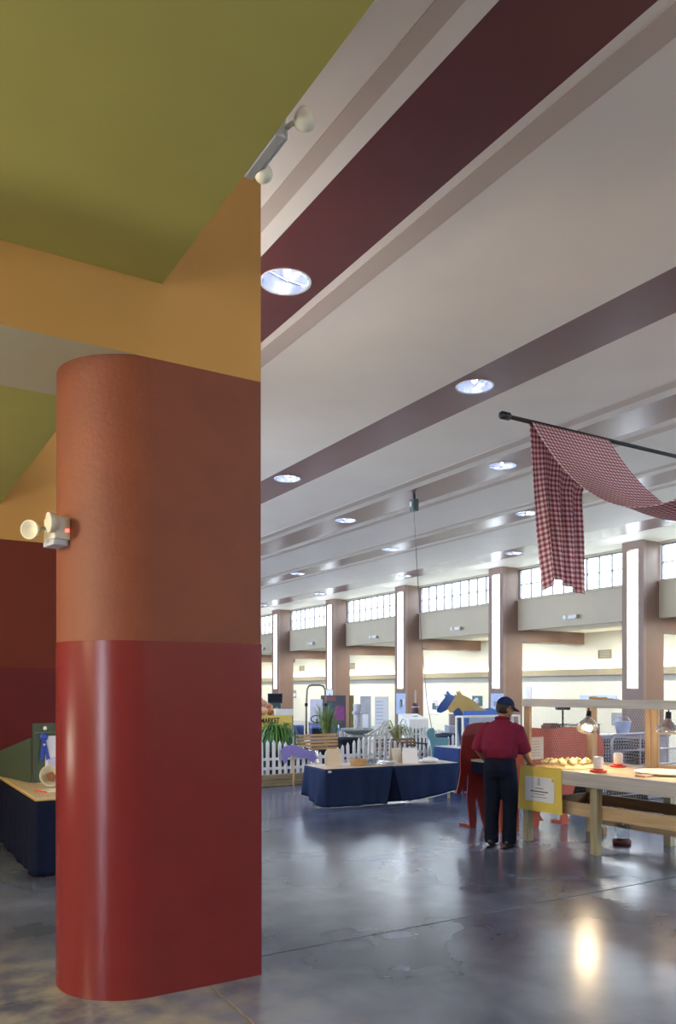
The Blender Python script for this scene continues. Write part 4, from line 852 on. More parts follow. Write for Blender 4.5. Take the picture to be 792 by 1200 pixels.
# ------------------------------------------------------------------ little tractor
tt = thing('garden_tractor', 'small blue tractor with a tall olive roll bar', 'tractor', (9.93, 17.5, 0), math.radians(-28))
TBL = M('tractor_blue', (0.03, 0.09, 0.36), 0.35, coat=0.3); TIRE = M('tyre_rubber', (0.015, 0.015, 0.018), 0.8, var=0.2)
bm = BX(-0.20, 0.20, -0.95, -0.05, 0.55, 0.95)
for v in bm.verts:
    if v.co.z > 0.9 and v.co.y < -0.5: v.co.z -= 0.06; v.co.x *= 0.85
obj('hood', bm, TBL, tt, bev=0.04); obj('grille', BX(-0.14, 0.14, -0.965, -0.948, 0.60, 0.86), BLACK, tt); obj('chassis', BX(-0.16, 0.16, -0.85, 0.65, 0.32, 0.55), BLACK, tt)
for s in (-1, 1):
    for nm, y, r, w_, hub in (('rear_wheel', 0.45, 0.42, 0.12, 0.2), ('front_wheel', -0.65, 0.26, 0.09, 0.13)):
        bm = bmesh.new(); lathe(bm, [(hub, -w_), (r * 0.92, -w_), (r, -w_ * 0.6), (r, w_ * 0.6), (r * 0.92, w_), (hub, w_)], 28); bmesh.ops.rotate(bm, matrix=Matrix.Rotation(PI / 2, 3, 'Y'), verts=bm.verts)
        wh = obj(nm, bm, TIRE, tt, loc=(s * (0.45 if r > 0.3 else 0.38), y, r), smooth=True)
        bm = bmesh.new(); lathe(bm, [(0.03, -w_ * 0.5), (hub, -w_ * 0.8), (hub, w_ * 0.8), (0.03, w_ * 0.5)], 20); bmesh.ops.rotate(bm, matrix=Matrix.Rotation(PI / 2, 3, 'Y'), verts=bm.verts); obj('hub', bm, M('cream_hub', (0.62, 0.60, 0.5), 0.5), wh, smooth=True)
    bm = bmesh.new(); pr = None
    for k in range(9):
        a = PI * (0.02 + 0.8 * k / 8); c = [bm.verts.new((s * 0.32, 0.45 - 0.47 * math.cos(a), 0.42 + 0.47 * math.sin(a))), bm.verts.new((s * 0.58, 0.45 - 0.47 * math.cos(a), 0.42 + 0.47 * math.sin(a)))]
        if pr: bm.faces.new((pr[0], pr[1], c[1], c[0]))
        pr = c
    f = obj('fender', bm, TBL, tt, smooth=True); m_ = f.modifiers.new('thickness', 'SOLIDIFY'); m_.thickness = 0.012
obj('seat', BX(-0.2, 0.2, 0.25, 0.62, 0.86, 0.93), BLACK, tt, bev=0.02); sb = obj('backrest', BX(-0.17, 0.17, 0.60, 0.66, 0.95, 1.55), M('lavender_white_cover', (0.62, 0.62, 0.74), 0.7), tt, bev=0.025); sb['label'] = 'pale seat cover'
obj('roll_bar', TB([(-0.26, 0.78, 0.5), (-0.255, 0.78, 1.40), (-0.235, 0.78, 1.80), (-0.19, 0.78, 1.89), (-0.10, 0.78, 1.915), (0.10, 0.78, 1.915), (0.19, 0.78, 1.89), (0.235, 0.78, 1.80), (0.255, 0.78, 1.40), (0.26, 0.78, 0.5)], 0.024, 10), M('olive_metal', (0.17, 0.14, 0.08), 0.45), tt, smooth=True)
for s in (-1, 1): obj('roll_bar_clamp', BX(s * 0.255 - 0.04, s * 0.255 + 0.04, 0.74, 0.82, 1.36, 1.44), BLACK, tt)
bm = bmesh.new(); tube(bm, [(0.15 * math.cos(2 * PI * k / 20), 0.15 * math.sin(2 * PI * k / 20), 0) for k in range(21)], 0.013, 6); bmesh.ops.rotate(bm, matrix=Matrix.Rotation(0.6, 3, 'X'), verts=bm.verts); obj('steering_wheel', bm, BLACK, tt, loc=(0, 0.02, 1.05)); obj('steering_column', TB([(0, 0.02, 1.05), (0, -0.1, 0.8)], 0.018, 8), BLACK, tt)

# ------------------------------------------------------------------ displays towards the aisle
bx = thing('ballot_box', 'white ballot box with a slotted sloping lid on a white stand', 'box', (12.27, 16.75, 0)); obj('stand', BX(0.03, 0.60, 0.03, 0.45, 0, 0.62), WHITE, bx)
bm = BX(0, 0.63, 0, 0.5, 0.62, 1.15)
for v in bm.verts:
    if v.co.z > 1 and v.co.y < 0.1: v.co.z -= 0.13
obj('box_body', bm, WHITE, bx, bev=0.006)
obj('slot', BX(0.32, 0.46, 0.24, 0.30, 1.088, 1.10), BLACK, bx)
ch = thing('butter_churn', 'dark butter churn with a pale dasher pole, on a dark red stand by a column', 'churn', (17.05, 22.9, 0))
obj('stand', LT([(0.28, 0), (0.28, 0.70), (0.22, 0.74)], 20), M('dark_maroon_cloth', (0.09, 0.025, 0.03), 0.7), ch, smooth=True); obj('barrel', LT([(0.13, 0.74), (0.145, 0.80), (0.11, 1.20), (0.10, 1.30), (0.04, 1.31)], 18), M('dark_maroon_stave', (0.07, 0.02, 0.03), 0.5), ch, smooth=True)
obj('dasher', TB([(0, 0, 1.30), (0, 0, 1.78)], 0.03, 8), M('pale_dasher', (0.5, 0.40, 0.36), 0.6), ch)
for z in (0.86, 1.16): obj('hoop', LT([(0.134, z), (0.142, z), (0.142, z + 0.03), (0.130, z + 0.03)], 18, caps=False), STEEL, ch)
def poster(label, loc, axis, w_, h, cols, seed, frame=None):
    t = thing('poster', label, 'poster', loc, 0 if axis == 'x' else PI / 2); r = random.Random(seed)
    obj('sheet', BX(-0.012, 0.0, -w_ / 2, w_ / 2, 0, h), cols[0], t)
    for i in range(4):
        a = r.uniform(-w_ * 0.42, w_ * 0.1); b = a + r.uniform(0.15, 0.35) * w_; c = r.uniform(0.08, 0.5) * h; d = min(h * 0.95, c + r.uniform(0.2, 0.4) * h)
        obj('printed_shape', BX(-0.0145 - i * 0.0004, -0.012, a, min(b, w_ * 0.46), c, d), cols[1 + i % (len(cols) - 1)], t)
PB = M('pale_blue_print', (0.46, 0.55, 0.78), 0.6); PD = M('dark_teal_print', (0.05, 0.11, 0.13), 0.6); PP = M('pale_pink_print', (0.62, 0.46, 0.46), 0.6); PG = M('grey_print', (0.30, 0.31, 0.35), 0.6); PM = M('magenta_print', (0.25, 0.05, 0.20), 0.6)
poster('pale blue poster below the strip light on the third column', (17.895, 24.96, 0.85), 'x', 0.60, 0.80, [PB, PG, PD, PAPER], 1)
poster('bright bluish poster low on the fourth column behind the tall grass', (17.895, 30.4, 0.95), 'x', 0.6, 0.85, [PAPER, PB, PG], 2)
poster('lilac poster low on the column behind the man in the cap', (17.895, 19.56, 1.05), 'x', 0.62, 0.62, [PB, PAPER, PG], 3)
poster('photo panel in teal and white on the aisle wall left of the blue horse', (21.69, 27.85, 0.72), 'x', 1.05, 0.80, [PAPER, PD, PB, PD, PP], 14)
poster('small dark teal photo on the aisle wall above the tan horse', (21.69, 24.9, 1.12), 'x', 0.62, 0.42, [PD, PB, PG], 5)
poster('tiny framed sheet on the aisle wall behind the tractor', (21.69, 40.9, 1.30), 'x', 0.5, 0.45, [PG, PAPER, PAPER], 6)
poster('blue and green poster on the aisle wall above the grey rail', (21.69, 18.7, 1.45), 'x', 1.6, 0.16, [PB, PD, PG], 7)
poster('pink and blue poster on the aisle wall right of the man in the cap', (21.69, 22.0, 1.45), 'x', 0.30, 0.45, [PB, PP, PP], 8)
poster('framed blue picture on the aisle wall left of the nearest column', (21.69, 17.05, 1.35), 'x', 0.42, 0.42, [PD, PB, PB], 9)
poster('grey printed sheet on the aisle wall under the grey rail, left of the double post', (21.69, 17.9, 0.60), 'x', 0.45, 0.42, [PG, PB, PG], 10)
poster('grey sheet on the aisle wall under the grey rail, beside the nearest column', (21.69, 16.9, 0.42), 'x', 0.5, 0.65, [PG, PD, PB], 11)
def panel(label, x, y, w_, z0, z1, mat, rz=0.0, cat='display board', shapes=()):
    t = thing('display_board', label, cat, (x, y, 0), rz); obj('panel', BX(-w_ / 2, w_ / 2, 0, 0.04, z0, z1), mat, t)
    for s in (-1, 1): obj('foot', BX(s * (w_ / 2 - 0.04) - 0.02, s * (w_ / 2 - 0.04) + 0.02, -0.2, 0.24, 0, 0.03), STEEL, t); obj('upright', BX(s * (w_ / 2 - 0.04) - 0.015, s * (w_ / 2 - 0.04) + 0.015, 0.04, 0.07, 0.03, z1 - 0.05), STEEL, t)
    for i, (a, b, c, d, m) in enumerate(shapes): obj('printed_shape', BX(a * w_ - w_ / 2, b * w_ - w_ / 2, -0.004, 0, z0 + c * (z1 - z0), z0 + d * (z1 - z0)), m, t)
R31 = -math.radians(31)
panel('dark display board with magenta and olive panels behind the fountain', 12.2, 20.5, 0.75, 0.55, 1.62, M('charcoal_board', (0.07, 0.07, 0.09), 0.7), R31, shapes=((0.1, 0.5, 0.4, 0.8, PD), (0.55, 0.95, 0.3, 0.7, PM), (0.2, 0.6, 0.85, 0.97, M('brick_print', (0.22, 0.08, 0.08), 0.6))))
panel('narrow olive board right of the dark display board', 12.75, 20.35, 0.14, 0.5, 1.62, M('olive_board', (0.24, 0.19, 0.06), 0.6), R31)
panel('grey display board with a pale sheet, right of the olive board', 13.1, 20.1, 0.32, 0.5, 1.60, M('pale_grey_board', (0.46, 0.46, 0.50), 0.6), R31, shapes=((0.2, 0.75, 0.1, 0.5, PAPER),))
panel('white display board with faint printed rows left of the third column', 13.55, 19.9, 0.42, 0.5, 1.58, PAPER, R31, shapes=tuple((0.1, 0.6, 0.85 - 0.1 * i, 0.88 - 0.1 * i, PB) for i in range(7)))
tv = thing('monitor', 'black monitor on a stand in front of the fifth column', 'monitor', (12.6, 25.2, 0), R31); obj('screen_case', BX(-0.26, 0.26, 0, 0.3, 1.32, 1.66), BLACK, tv, bev=0.01); obj('screen', BX(-0.22, 0.22, -0.004, 0, 1.36, 1.62), M('dark_screen', (0.015, 0.02, 0.03), 0.1), tv); obj('stand', BX(-0.2, 0.2, 0.02, 0.3, 0, 1.32), M('dark_teal_stand', (0.03, 0.06, 0.07), 0.6), tv)
def draped(label, x, y, w_, d_, h, mat, rz=R31):
    t = thing('draped_table', label, 'table', (x, y, 0), rz); obj('tabletop', BX(-w_ / 2, w_ / 2, 0, d_, h - 0.03, h), M('bluish_white_top', (0.62, 0.64, 0.72), 0.4), t)
    skirt('drape', [(-w_ / 2, d_), (-w_ / 2, 0), (w_ / 2, 0), (w_ / 2, d_)], lambda q: 0.03, t, mat, h - 0.004, 0.03, 6); return t
GD = M('grey_blue_drape', (0.30, 0.31, 0.38), 0.8); TW_ = M('taupe_case', (0.24, 0.21, 0.20), 0.6)
def draped_items():
    draped('long draped table with a bluish white top beyond the orange red animal', 12.0, 13.6, 1.5, 0.7, 0.98, GD)
    for nm, lab, x, y, w_, h, m in (('crate', 'taupe crate at the left end of the draped table beyond the orange red animal', 11.62, 14.05, 0.30, 0.24, TW_), ('crate', 'dark low crate at the front right of the draped table', 12.15, 13.70, 0.34, 0.15, M('dark_olive_case', (0.12, 0.11, 0.09), 0.6)), ('crate', 'pale grey carton behind the dark low crate', 12.35, 13.95, 0.42, 0.26, M('grey_carton', (0.38, 0.36, 0.36), 0.7))):
        t = thing(nm, lab, 'crate', (x, y, 0.981), R31); obj('crate_body', BX(-w_ / 2, w_ / 2, 0, 0.2, 0, h), m, t, bev=0.01); obj('lid', BX(-w_ / 2 - 0.01, w_ / 2 + 0.01, -0.01, 0.21, h, h + 0.02), m, t)
draped_items()
sc_ = thing('wooden_chair', 'brown wooden chair back in front of the draped table', 'chair', (13.05, 12.55, 0), R31)
BRN = M('brown_chair_wood', (0.20, 0.10, 0.07), 0.5)
for s in (-1, 1): obj('leg', BX(s * 0.19 - 0.02, s * 0.19 + 0.02, -0.38, -0.34, 0, 0.44), BRN, sc_); obj('rear_post', BX(s * 0.19 - 0.02, s * 0.19 + 0.02, 0, 0.04, 0, 1.02), BRN, sc_)
obj('seat', BX(-0.21, 0.21, -0.40, 0.04, 0.44, 0.47), BRN, sc_, bev=0.01); obj('backrest', BX(-0.17, 0.17, 0.005, 0.03, 0.72, 1.06), BRN, sc_, bev=0.01)
tp = thing('camera_tripod', 'dark instrument on a tripod beyond the first heat lamp', 'tripod', (12.4, 11.6, 0), R31)
obj('head', BX(-0.13, 0.13, -0.1, 0.1, 1.38, 1.50), BLACK, tp, bev=0.01); obj('pole', TB([(0, 0, 0.6), (0, 0, 1.38)], 0.02, 8), BLACK, tp)
for k in range(3): obj('leg', TB([(0, 0, 0.75), (0.3 * math.cos(2.1 * k), 0.3 * math.sin(2.1 * k), 0)], 0.014, 8), BLACK, tp)
# steel pen and crates beyond the brooder
gt = thing('pen_gate', 'tubular steel pen gate with a rounded corner beyond the double post', 'gate', (9.75, 8.15, 0))
PU = M('purplish_steel_tube', (0.40, 0.38, 0.46), 0.35, 0.6)
obj('hoop', TB([(0, 0, 0.0), (0, 0, 0.98), (0.02, 0, 1.06), (0.07, 0, 1.10), (0.14, 0, 1.115), (1.9, 0, 1.115), (1.97, 0, 1.10), (2.0, 0, 1.04), (2.0, 0, 0.0)], 0.021, 10), PU, gt, smooth=True)
for z in (0.18, 0.40, 0.62, 0.86): obj('bar', TB([(0, 0, z), (2.0, 0, z)], 0.014, 8), PU, gt, smooth=True)
for x in (0.66, 1.33): obj('upright', TB([(x, 0, 0.18), (x, 0, 1.11)], 0.012, 8), PU, gt)
def wire_crate(label, x, y, w_, d_, z0, z1, n=9):
    t = thing('wire_crate', label, 'crate', (x, y, z0), 0); bm = bmesh.new(); h = z1 - z0; r = 0.006
    for i in range(n + 1):
        a = w_ * i / n; tube(bm, [(a, 0, 0), (a, 0, h)], r, 4); tube(bm, [(a, d_, 0), (a, d_, h)], r, 4)
    m = int(h / 0.05)
    for i in range(m + 1):
        z = h * i / m; tube(bm, [(0, 0, z), (w_, 0, z)], r, 4); tube(bm, [(0, d_, z), (w_, d_, z)], r, 4); tube(bm, [(0, 0, z), (0, d_, z)], r, 4); tube(bm, [(w_, 0, z), (w_, d_, z)], r, 4)
    o = obj('wire_sides', bm, BLACK, t); o['kind'] = 'stuff'; obj('tray', BX(0, w_, 0, d_, 0, 0.04), BLACK, t); obj('straw', BX(0.02, w_ - 0.02, 0.02, d_ - 0.02, 0.04, 0.12), M('dull_straw', (0.22, 0.19, 0.12), 0.9, var=0.4, scale=40), t)
wire_crate('tall black wire crate between the orange red animal and the pen gate', 9.30, 8.55, 0.34, 0.4, 0.0, 1.25)
wire_crate('wide black wire crate behind the bars of the pen gate', 9.95, 8.45, 0.95, 0.45, 0.0, 0.98, 16)
gbx = thing('grey_bin', 'plain grey storage bin behind the pen gate, beside the double post', 'bin', (11.05, 8.5, 0)); obj('body', BX(0, 0.55, 0, 0.45, 0, 1.02), M('mauve_grey_plastic', (0.36, 0.33, 0.36), 0.6), gbx, bev=0.02); obj('lid', BX(-0.015, 0.565, -0.015, 0.465, 1.02, 1.06), MATS['mauve_grey_plastic'], gbx, bev=0.008)
draped('grey blue draped table standing far behind the pen gate', 13.5, 11.0, 1.6, 0.7, 0.86, GD)
kb = thing('cardboard_box', 'brown cardboard box on the draped table far behind the pen gate', 'box', (13.1, 11.5, 0.861), R31); obj('box_body', BX(-0.2, 0.2, 0, 0.3, 0, 0.22), M('cardboard', (0.30, 0.17, 0.12), 0.8), kb); obj('flap', BX(-0.2, 0.2, -0.12, 0.0, 0.215, 0.222), MATS['cardboard'], kb)
ub = thing('plastic_tub', 'pale blue tub on the draped table beside the cardboard box', 'tub', (13.75, 11.2, 0.861), R31); obj('tub_body', LT([(0.12, 0), (0.17, 0.26), (0.18, 0.27), (0.16, 0.27), (0.11, 0.02)], 18), PB, ub, smooth=True); obj('handle', TB([(-0.17, 0, 0.25), (-0.1, 0, 0.36), (0.1, 0, 0.36), (0.17, 0, 0.25)], 0.008, 6), STEEL, ub)
draped('draped table at the right of the frame by the nearest column', 15.5, 9.4, 1.8, 0.7, 0.84, M('slate_drape', (0.18, 0.20, 0.27), 0.8))
tb2 = thing('white_carton', 'white carton on the table by the nearest column', 'box', (15.3, 9.75, 0.841), R31); obj('box_body', BX(-0.3, 0.3, 0, 0.3, 0, 0.4), WHITE, tb2); obj('lid', BX(-0.31, 0.31, -0.01, 0.31, 0.4, 0.44), PB, tb2)

# ------------------------------------------------------------------ table on the left, behind the red pillar
lt = thing('exhibit_table', 'exhibit table with a pale top and near black navy cloth behind the red pillar', 'table', (1.45, 8.0, 0))
obj('tabletop', BX(0, 1.1, 0, 2.35, 0.735, 0.76), wood('pale_maple_top', (0.56, 0.44, 0.30), (0.66, 0.55, 0.40), 1, 0.4), lt); obj('edge_trim', BX(-0.006, 1.106, -0.006, 2.356, 0.725, 0.742), M('yellow_edge', (0.52, 0.36, 0.10), 0.5), lt)
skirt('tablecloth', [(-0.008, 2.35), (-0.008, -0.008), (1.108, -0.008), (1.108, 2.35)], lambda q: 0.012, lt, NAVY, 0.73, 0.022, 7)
for x, y in ((0.08, 0.1), (1.02, 0.1), (0.08, 2.25), (1.02, 2.25)): obj('leg', TB([(x, y, 0), (x, y, 0.73)], 0.02, 8), STEEL, lt)
DG = M('dark_green_board', (0.055, 0.085, 0.065), 0.65, var=0.06)
tf = thing('folding_board', 'dark green folding exhibit board standing on the table behind the pillar', 'display board', (1.65, 9.3, 0.762))
obj('centre_panel', BX(0, 0.85, 0, 0.02, 0, 0.66), DG, tf); obj('header', BX(0.02, 0.85, -0.006, 0, 0.555, 0.56), M('pale_green_line', (0.22, 0.27, 0.2), 0.6), tf)
bm = plate([(0, 0), (0.95, 0), (0.95, 0.30), (0.0, 0.50)], 0.02); bmesh.ops.rotate(bm, matrix=Matrix.Rotation(PI - math.atan2(0.85, 0.17), 3, 'Z'), verts=bm.verts); obj('side_wing', bm, DG, tf, loc=(-0.005, 0.02, 0))
obj('pin', LT([(0.02, 0), (0.022, 0.006), (0.001, 0.012)], 12), PAPER, tf, loc=(0.13, -0.0, 0.605), rot=(PI / 2, 0, 0))
pp = thing('paper_sheet', 'bluish white sheet pinned to the dark green board', 'paper', (1.78, 9.292, 0.89)); obj('sheet', BX(0, 0.40, 0, 0.004, 0, 0.39), M('bright_blue_white_sheet', (0.72, 0.76, 0.95), 0.5), pp); obj('printed_block', BX(0.03, 0.37, -0.001, 0, 0.03, 0.15), M('pale_lilac_print', (0.55, 0.56, 0.85), 0.6), pp)
rb = thing('blue_ribbon', 'royal blue prize rosette with two tails on the green board', 'ribbon', (1.765, 9.285, 1.27)); RBL = M('ribbon_satin', (0.03, 0.08, 0.50), 0.4, var=0.1)
bm = bmesh.new(); lathe(bm, [(0.001, -0.004), (0.045, -0.006), (0.050, 0.0), (0.030, 0.018), (0.001, 0.022)], 26, rib=(10, 0.12)); bmesh.ops.rotate(bm, matrix=Matrix.Rotation(PI / 2, 3, 'X'), verts=bm.verts); obj('rosette', bm, RBL, rb, loc=(0, 0, 0.0), smooth=True)
for s, w_ in ((-1, 0.025), (1, 0.05)): obj('tail', plate([(-0.018, -0.02), (0.018, -0.02), (0.018 + s * w_, -0.26), (s * w_, -0.245), (-0.022 + s * w_, -0.265)], 0.003), RBL, rb, (0, -0.006 * (1 if s > 0 else 2), 0))
obj('button', LT([(0.012, 0), (0.012, 0.004), (0.001, 0.006)], 12), PAPER, rb, loc=(0.004, -0.014, -0.085), rot=(PI / 2, 0, 0))
bw = thing('decorated_bowl', 'cream bowl with brown decoration tipped on its side on the exhibit table', 'bowl', (1.74, 8.85, 0.762), 0.2)
CRM = M('cream_glaze', (0.66, 0.60, 0.44), 0.4, var=0.06)
bm = LT([(0.03, -0.07), (0.08, -0.05), (0.11, 0.0), (0.118, 0.03), (0.108, 0.028), (0.07, -0.02), (0.01, -0.04)], 26); bmesh.ops.rotate(bm, matrix=Matrix.Rotation(1.25, 3, 'X'), verts=bm.verts); obj('bowl_body', bm, CRM, bw, loc=(0, 0, 0.108), smooth=True)
bm = LT([(0.02, 0), (0.06, 0.002), (0.055, 0.006), (0.01, 0.006)], 5); bmesh.ops.rotate(bm, matrix=Matrix.Rotation(1.25, 3, 'X'), verts=bm.verts); obj('brown_motif', bm, M('brown_glaze', (0.25, 0.09, 0.02), 0.4), bw, loc=(0.01, -0.022, 0.105))
bk2 = thing('red_edged_booklet', 'white booklet with a red edge at the front of the exhibit table', 'booklet', (1.62, 8.35, 0.762), 0.35); obj('cover', BX(0, 0.30, 0, 0.22, 0, 0.008), PAPER, bk2); obj('red_edge', BX(-0.006, 0.0, 0, 0.22, 0, 0.012), RB, bk2)
sh2 = thing('paper_sheet', 'loose pale sheets beside the red edged booklet', 'paper', (1.85, 8.15, 0.762), 0.1)
for i in range(3): obj('sheet', BX(0, 0.21, 0, 0.29, i * 0.0012, i * 0.0012 + 0.001), PAPER, sh2, rot=(0, 0, 0.12 * i))

# ------------------------------------------------------------------ the man in the cap
pr_ = thing('person', 'person in maroon short sleeved shirt, navy cap and dark jeans reaching onto the brooder table', 'person', (6.31, 6.85, 0), math.radians(-61))
SKIN = M('skin', (0.27, 0.135, 0.085), 0.55, var=0.06, scale=20)
bm = bmesh.new()
rings(bm, [(0, 0, 0.90, 0.15, 0.11), (0, 0, 1.05, 0.15, 0.11), (0, 0.02, 1.25, 0.165, 0.115), (0, 0.04, 1.36, 0.15, 0.09), (0.0, 0.055, 1.42, 0.075, 0.065), (0.005, 0.07, 1.47, 0.056, 0.056), (0.012, 0.085, 1.52, 0.053, 0.055)], 20)
for s, x in ((-1, -0.09), (1, 0.10)):
    tube(bm, [(x, 0, 0.93), (x, 0.005, 0.5), (x, -0.01, 0.09)], [0.085, 0.055, 0.04], 12)
tube(bm, [(0.16, 0.04, 1.36), (0.225, 0.045, 1.22), (0.25, 0.085, 1.10), (0.252, 0.20, 1.015), (0.25, 0.325, 0.945)], [0.052, 0.046, 0.040, 0.037, 0.027], 12)
tube(bm, [(-0.16, 0.04, 1.36), (-0.235, 0.02, 1.22), (-0.275, 0.02, 1.09), (-0.235, 0.11, 1.0), (-0.195, 0.175, 0.935)], [0.052, 0.046, 0.040, 0.036, 0.027], 12)
hd = Matrix.Translation((0.02, 0.115, 1.585)) @ Matrix.Rotation(math.radians(-46), 4, 'Z') @ Matrix.Rotation(math.radians(-14), 4, 'X')
ball(bm, (0, 0, 0.01), 1, (0.076, 0.096, 0.108), 18, hd); ball(bm, (0, 0.038, -0.062), 1, (0.052, 0.058, 0.052), 14, hd); ball(bm, (0, 0.098, -0.018), 1, (0.014, 0.02, 0.024), 8, hd); ball(bm, (0, 0.086, -0.058), 1, (0.024, 0.012, 0.010), 8, hd)
for s in (-1, 1): ball(bm, (s * 0.076, -0.005, -0.012), 1, (0.011, 0.02, 0.032), 8, hd); ball(bm, (s * 0.03, 0.082, 0.012), 1, (0.016, 0.012, 0.008), 8, hd)
def hand(o, fw, dn, side, curl, L=1.0):
    """palm and five bent fingers; fw finger direction, dn palm normal, side towards the thumb"""
    o, fw, dn, side = Vector(o), Vector(fw).normalized(), Vector(dn).normalized(), Vector(side).normalized()
    tube(bm, [o - fw * 0.03, o + fw * 0.01, o + fw * 0.05, o + fw * 0.085], [0.026, 0.034, 0.038, 0.034], 12, flat=0.55)
    for k, (off, ln) in enumerate(((0.030, 0.070), (0.010, 0.078), (-0.010, 0.074), (-0.030, 0.058))):
        p = o + fw * 0.075 + side * off; pts = [p]; a = 0.15 + 0.06 * k
        for seg in (0.42, 0.32, 0.26):
            d = fw * math.cos(a) + dn * math.sin(a) + side * off * 2; pts.append(pts[-1] + d.normalized() * ln * seg); a += curl
        tube(bm, pts, [0.0095, 0.009, 0.008, 0.0065], 8)
    p = o + side * 0.028 + fw * 0.012
    tube(bm, [p, p + side * 0.026 + fw * 0.022 + dn * 0.01, p + side * 0.034 + fw * 0.046 + dn * 0.022, p + side * 0.030 + fw * 0.064 + dn * 0.032], [0.013, 0.011, 0.010, 0.007], 8)
hand((0.25, 0.35, 0.935), (0.0, 0.92, -0.35), (0, -0.3, -0.95), (-1, 0, 0), 0.35)
hand((-0.185, 0.195, 0.92), (0.45, 0.55, -0.70), (0.7, -0.6, 0.1), (0.4, 0.6, 0.7), 0.5)
body = obj('body', bm, SKIN, pr_); remesh(body, 0.0065, 4)
SHIRT = M('maroon_shirt_cloth', (0.165, 0.016, 0.050), 0.85, var=0.10, scale=7, bump=0.3, spec=0.15)
bm = bmesh.new()
rings(bm, [(0, 0.0, 1.015, 0.196, 0.150), (0.0, -0.005, 1.05, 0.200, 0.155), (0, -0.015, 1.12, 0.208, 0.160), (0, 0.0, 1.22, 0.208, 0.160), (0, 0.02, 1.31, 0.206, 0.150), (0, 0.035, 1.375, 0.192, 0.125), (0, 0.045, 1.42, 0.13, 0.098), (0.003, 0.055, 1.45, 0.080, 0.078), (0.006, 0.065, 1.466, 0.070, 0.070)], 26)
tube(bm, [(0.12, 0.035, 1.355), (0.185, 0.04, 1.325), (0.235, 0.055, 1.20), (0.262, 0.10, 1.085)], [0.085, 0.090, 0.082, 0.078], 16)
tube(bm, [(-0.12, 0.035, 1.355), (-0.185, 0.035, 1.325), (-0.245, 0.02, 1.20), (-0.282, 0.015, 1.085)], [0.085, 0.090, 0.082, 0.078], 16)
for k, (x, y0, y1) in enumerate(((-0.09, 1.10, 1.30), (0.02, 1.06, 1.33), (0.10, 1.05, 1.27), (-0.15, 1.04, 1.18), (0.15, 1.04, 1.2))):   # hanging folds down the back
    tube(bm, [(x, -0.135, y0), (x * 0.95, -0.140, (y0 + y1) / 2), (x * 0.8, -0.105, y1)], [0.016, 0.022, 0.012], 8)
shirt = obj('shirt', bm, SHIRT, pr_); remesh(shirt, 0.011, 5)
obj('collar', TB([(0.076 * math.cos(2 * PI * k / 20) + 0.006, 0.074 * math.sin(2 * PI * k / 20) + 0.062, 1.462 - 0.020 * math.sin(2 * PI * k / 20)) for k in range(21)], 0.016, 8), SHIRT, pr_, smooth=True)
JEAN = M('dark_denim', (0.007, 0.011, 0.028), 0.85, var=0.2, scale=8, bump=0.4, spec=0.1)
bm = bmesh.new()
rings(bm, [(0, 0.0, 0.80, 0.175, 0.13), (0, -0.01, 0.88, 0.192, 0.152), (0, -0.01, 0.95, 0.188, 0.150), (0, 0.0, 1.03, 0.176, 0.135), (0, 0.0, 1.055, 0.172, 0.13)], 26)
tube(bm, [(-0.085, -0.005, 0.90), (-0.092, 0.0, 0.72), (-0.095, 0.008, 0.50), (-0.098, -0.012, 0.28), (-0.098, -0.02, 0.035)], [0.108, 0.104, 0.088, 0.080, 0.082], 18)
tube(bm, [(0.085, 0.0, 0.90), (0.10, 0.012, 0.72), (0.108, 0.03, 0.50), (0.106, 0.01, 0.28), (0.104, 0.0, 0.035)], [0.108, 0.104, 0.088, 0.080, 0.082], 18)
for x, y in ((-0.098, -0.02), (0.104, 0.0)):
    for z in (0.09, 0.16): tube(bm, [(x + 0.078 * math.cos(a * PI / 6), y + 0.078 * math.sin(a * PI / 6), z + 0.008 * math.sin(a)) for a in range(13)], 0.010, 6)
jean = obj('jeans', bm, JEAN, pr_); remesh(jean, 0.011, 4)
obj('belt', LT([(0.176, 1.015), (0.180, 1.02), (0.180, 1.05), (0.176, 1.055)], 26, caps=False), BLACK, pr_).scale = (1, 0.78, 1)
SHOE = M('black_shoe_leather', (0.012, 0.012, 0.014), 0.3)
for x, y, a in ((-0.098, -0.02, 0.1), (0.104, 0.0, -0.1)):
    bm = bmesh.new(); tube(bm, [(0, -0.085, 0.05), (0, -0.05, 0.055), (0, 0.02, 0.052), (0, 0.10, 0.040), (0, 0.17, 0.032), (0, 0.20, 0.030)], [0.025, 0.040, 0.044, 0.047, 0.040, 0.018], 14, flat=0.95)
    for v in bm.verts: v.co.z = max(0.012, v.co.z)
    sh_ = obj('shoe', bm, SHOE, pr_, loc=(x, y, 0), rot=(0, 0, a), smooth=True)
    obj('sole', plate([(-0.036, -0.09), (0.036, -0.09), (0.046, 0.10), (0.03, 0.20), (-0.03, 0.20), (-0.046, 0.10)], 0.014, 'xz'), BLACK, sh_, (0, 0, 0.0), (-PI / 2, 0, 0)).scale = (1, 1, -1)
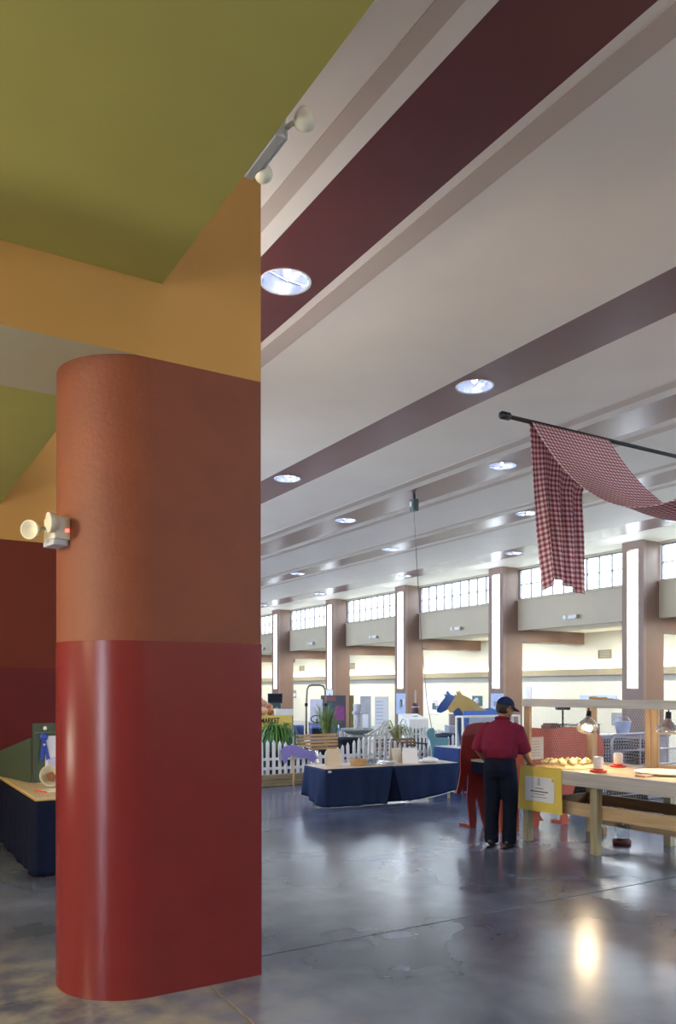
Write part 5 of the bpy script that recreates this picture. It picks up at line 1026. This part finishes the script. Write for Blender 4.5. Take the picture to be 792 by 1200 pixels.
CAP = M('navy_cap_cloth', (0.010, 0.020, 0.075), 0.8, var=0.12, bump=0.2, spec=0.15)
bm = bmesh.new(); bmesh.ops.create_uvsphere(bm, u_segments=24, v_segments=14, radius=1, matrix=hd @ Matrix.Translation((0, -0.004, 0.035)) @ Matrix.Diagonal((0.088, 0.108, 0.098, 1)))
inv = hd.inverted(); bmesh.ops.delete(bm, geom=[v for v in bm.verts if (inv @ v.co).z < 0.028], context='VERTS'); c_ = obj('cap', bm, CAP, pr_, smooth=True); m_ = c_.modifiers.new('thickness', 'SOLIDIFY'); m_.thickness = 0.004
bm = bmesh.new(); R_, I_ = [], []
for k in range(13):
    a = PI * k / 12; R_.append(bm.verts.new(hd @ V(0.085 * math.cos(a), 0.045 + 0.145 * math.sin(a), 0.030 - 0.022 * math.sin(a) - 0.018 * abs(math.cos(a))))); I_.append(bm.verts.new(hd @ V(0.086 * math.cos(a), 0.03 + 0.075 * math.sin(a), 0.038 - 0.012 * abs(math.cos(a)))))
for a, b, c, d in zip(I_, R_, R_[1:], I_[1:]): bm.faces.new((a, b, c, d))
br = obj('brim', bm, CAP, c_, smooth=True); m_ = br.modifiers.new('thickness', 'SOLIDIFY'); m_.thickness = 0.006
bm = bmesh.new(); ball(bm, (0, 0, 0.105), 0.008, (1, 1, 0.6), 10, hd @ Matrix.Translation((0, -0.004, 0.028))); obj('top_button', bm, CAP, c_, smooth=True)
bm = bmesh.new(); bmesh.ops.create_uvsphere(bm, u_segments=24, v_segments=16, radius=1, matrix=hd @ Matrix.Translation((0, -0.014, 0.0)) @ Matrix.Diagonal((0.084, 0.098, 0.102, 1)))
bmesh.ops.delete(bm, geom=[v for v in bm.verts if (inv @ v.co).z > 0.05 or (inv @ v.co).z < -0.075 or (inv @ v.co).y > 0.012], context='VERTS'); hr = obj('hair', bm, M('black_hair', (0.012, 0.010, 0.010), 0.6, var=0.3, scale=60, bump=0.5), pr_, smooth=True); m_ = hr.modifiers.new('thickness', 'SOLIDIFY'); m_.thickness = 0.012
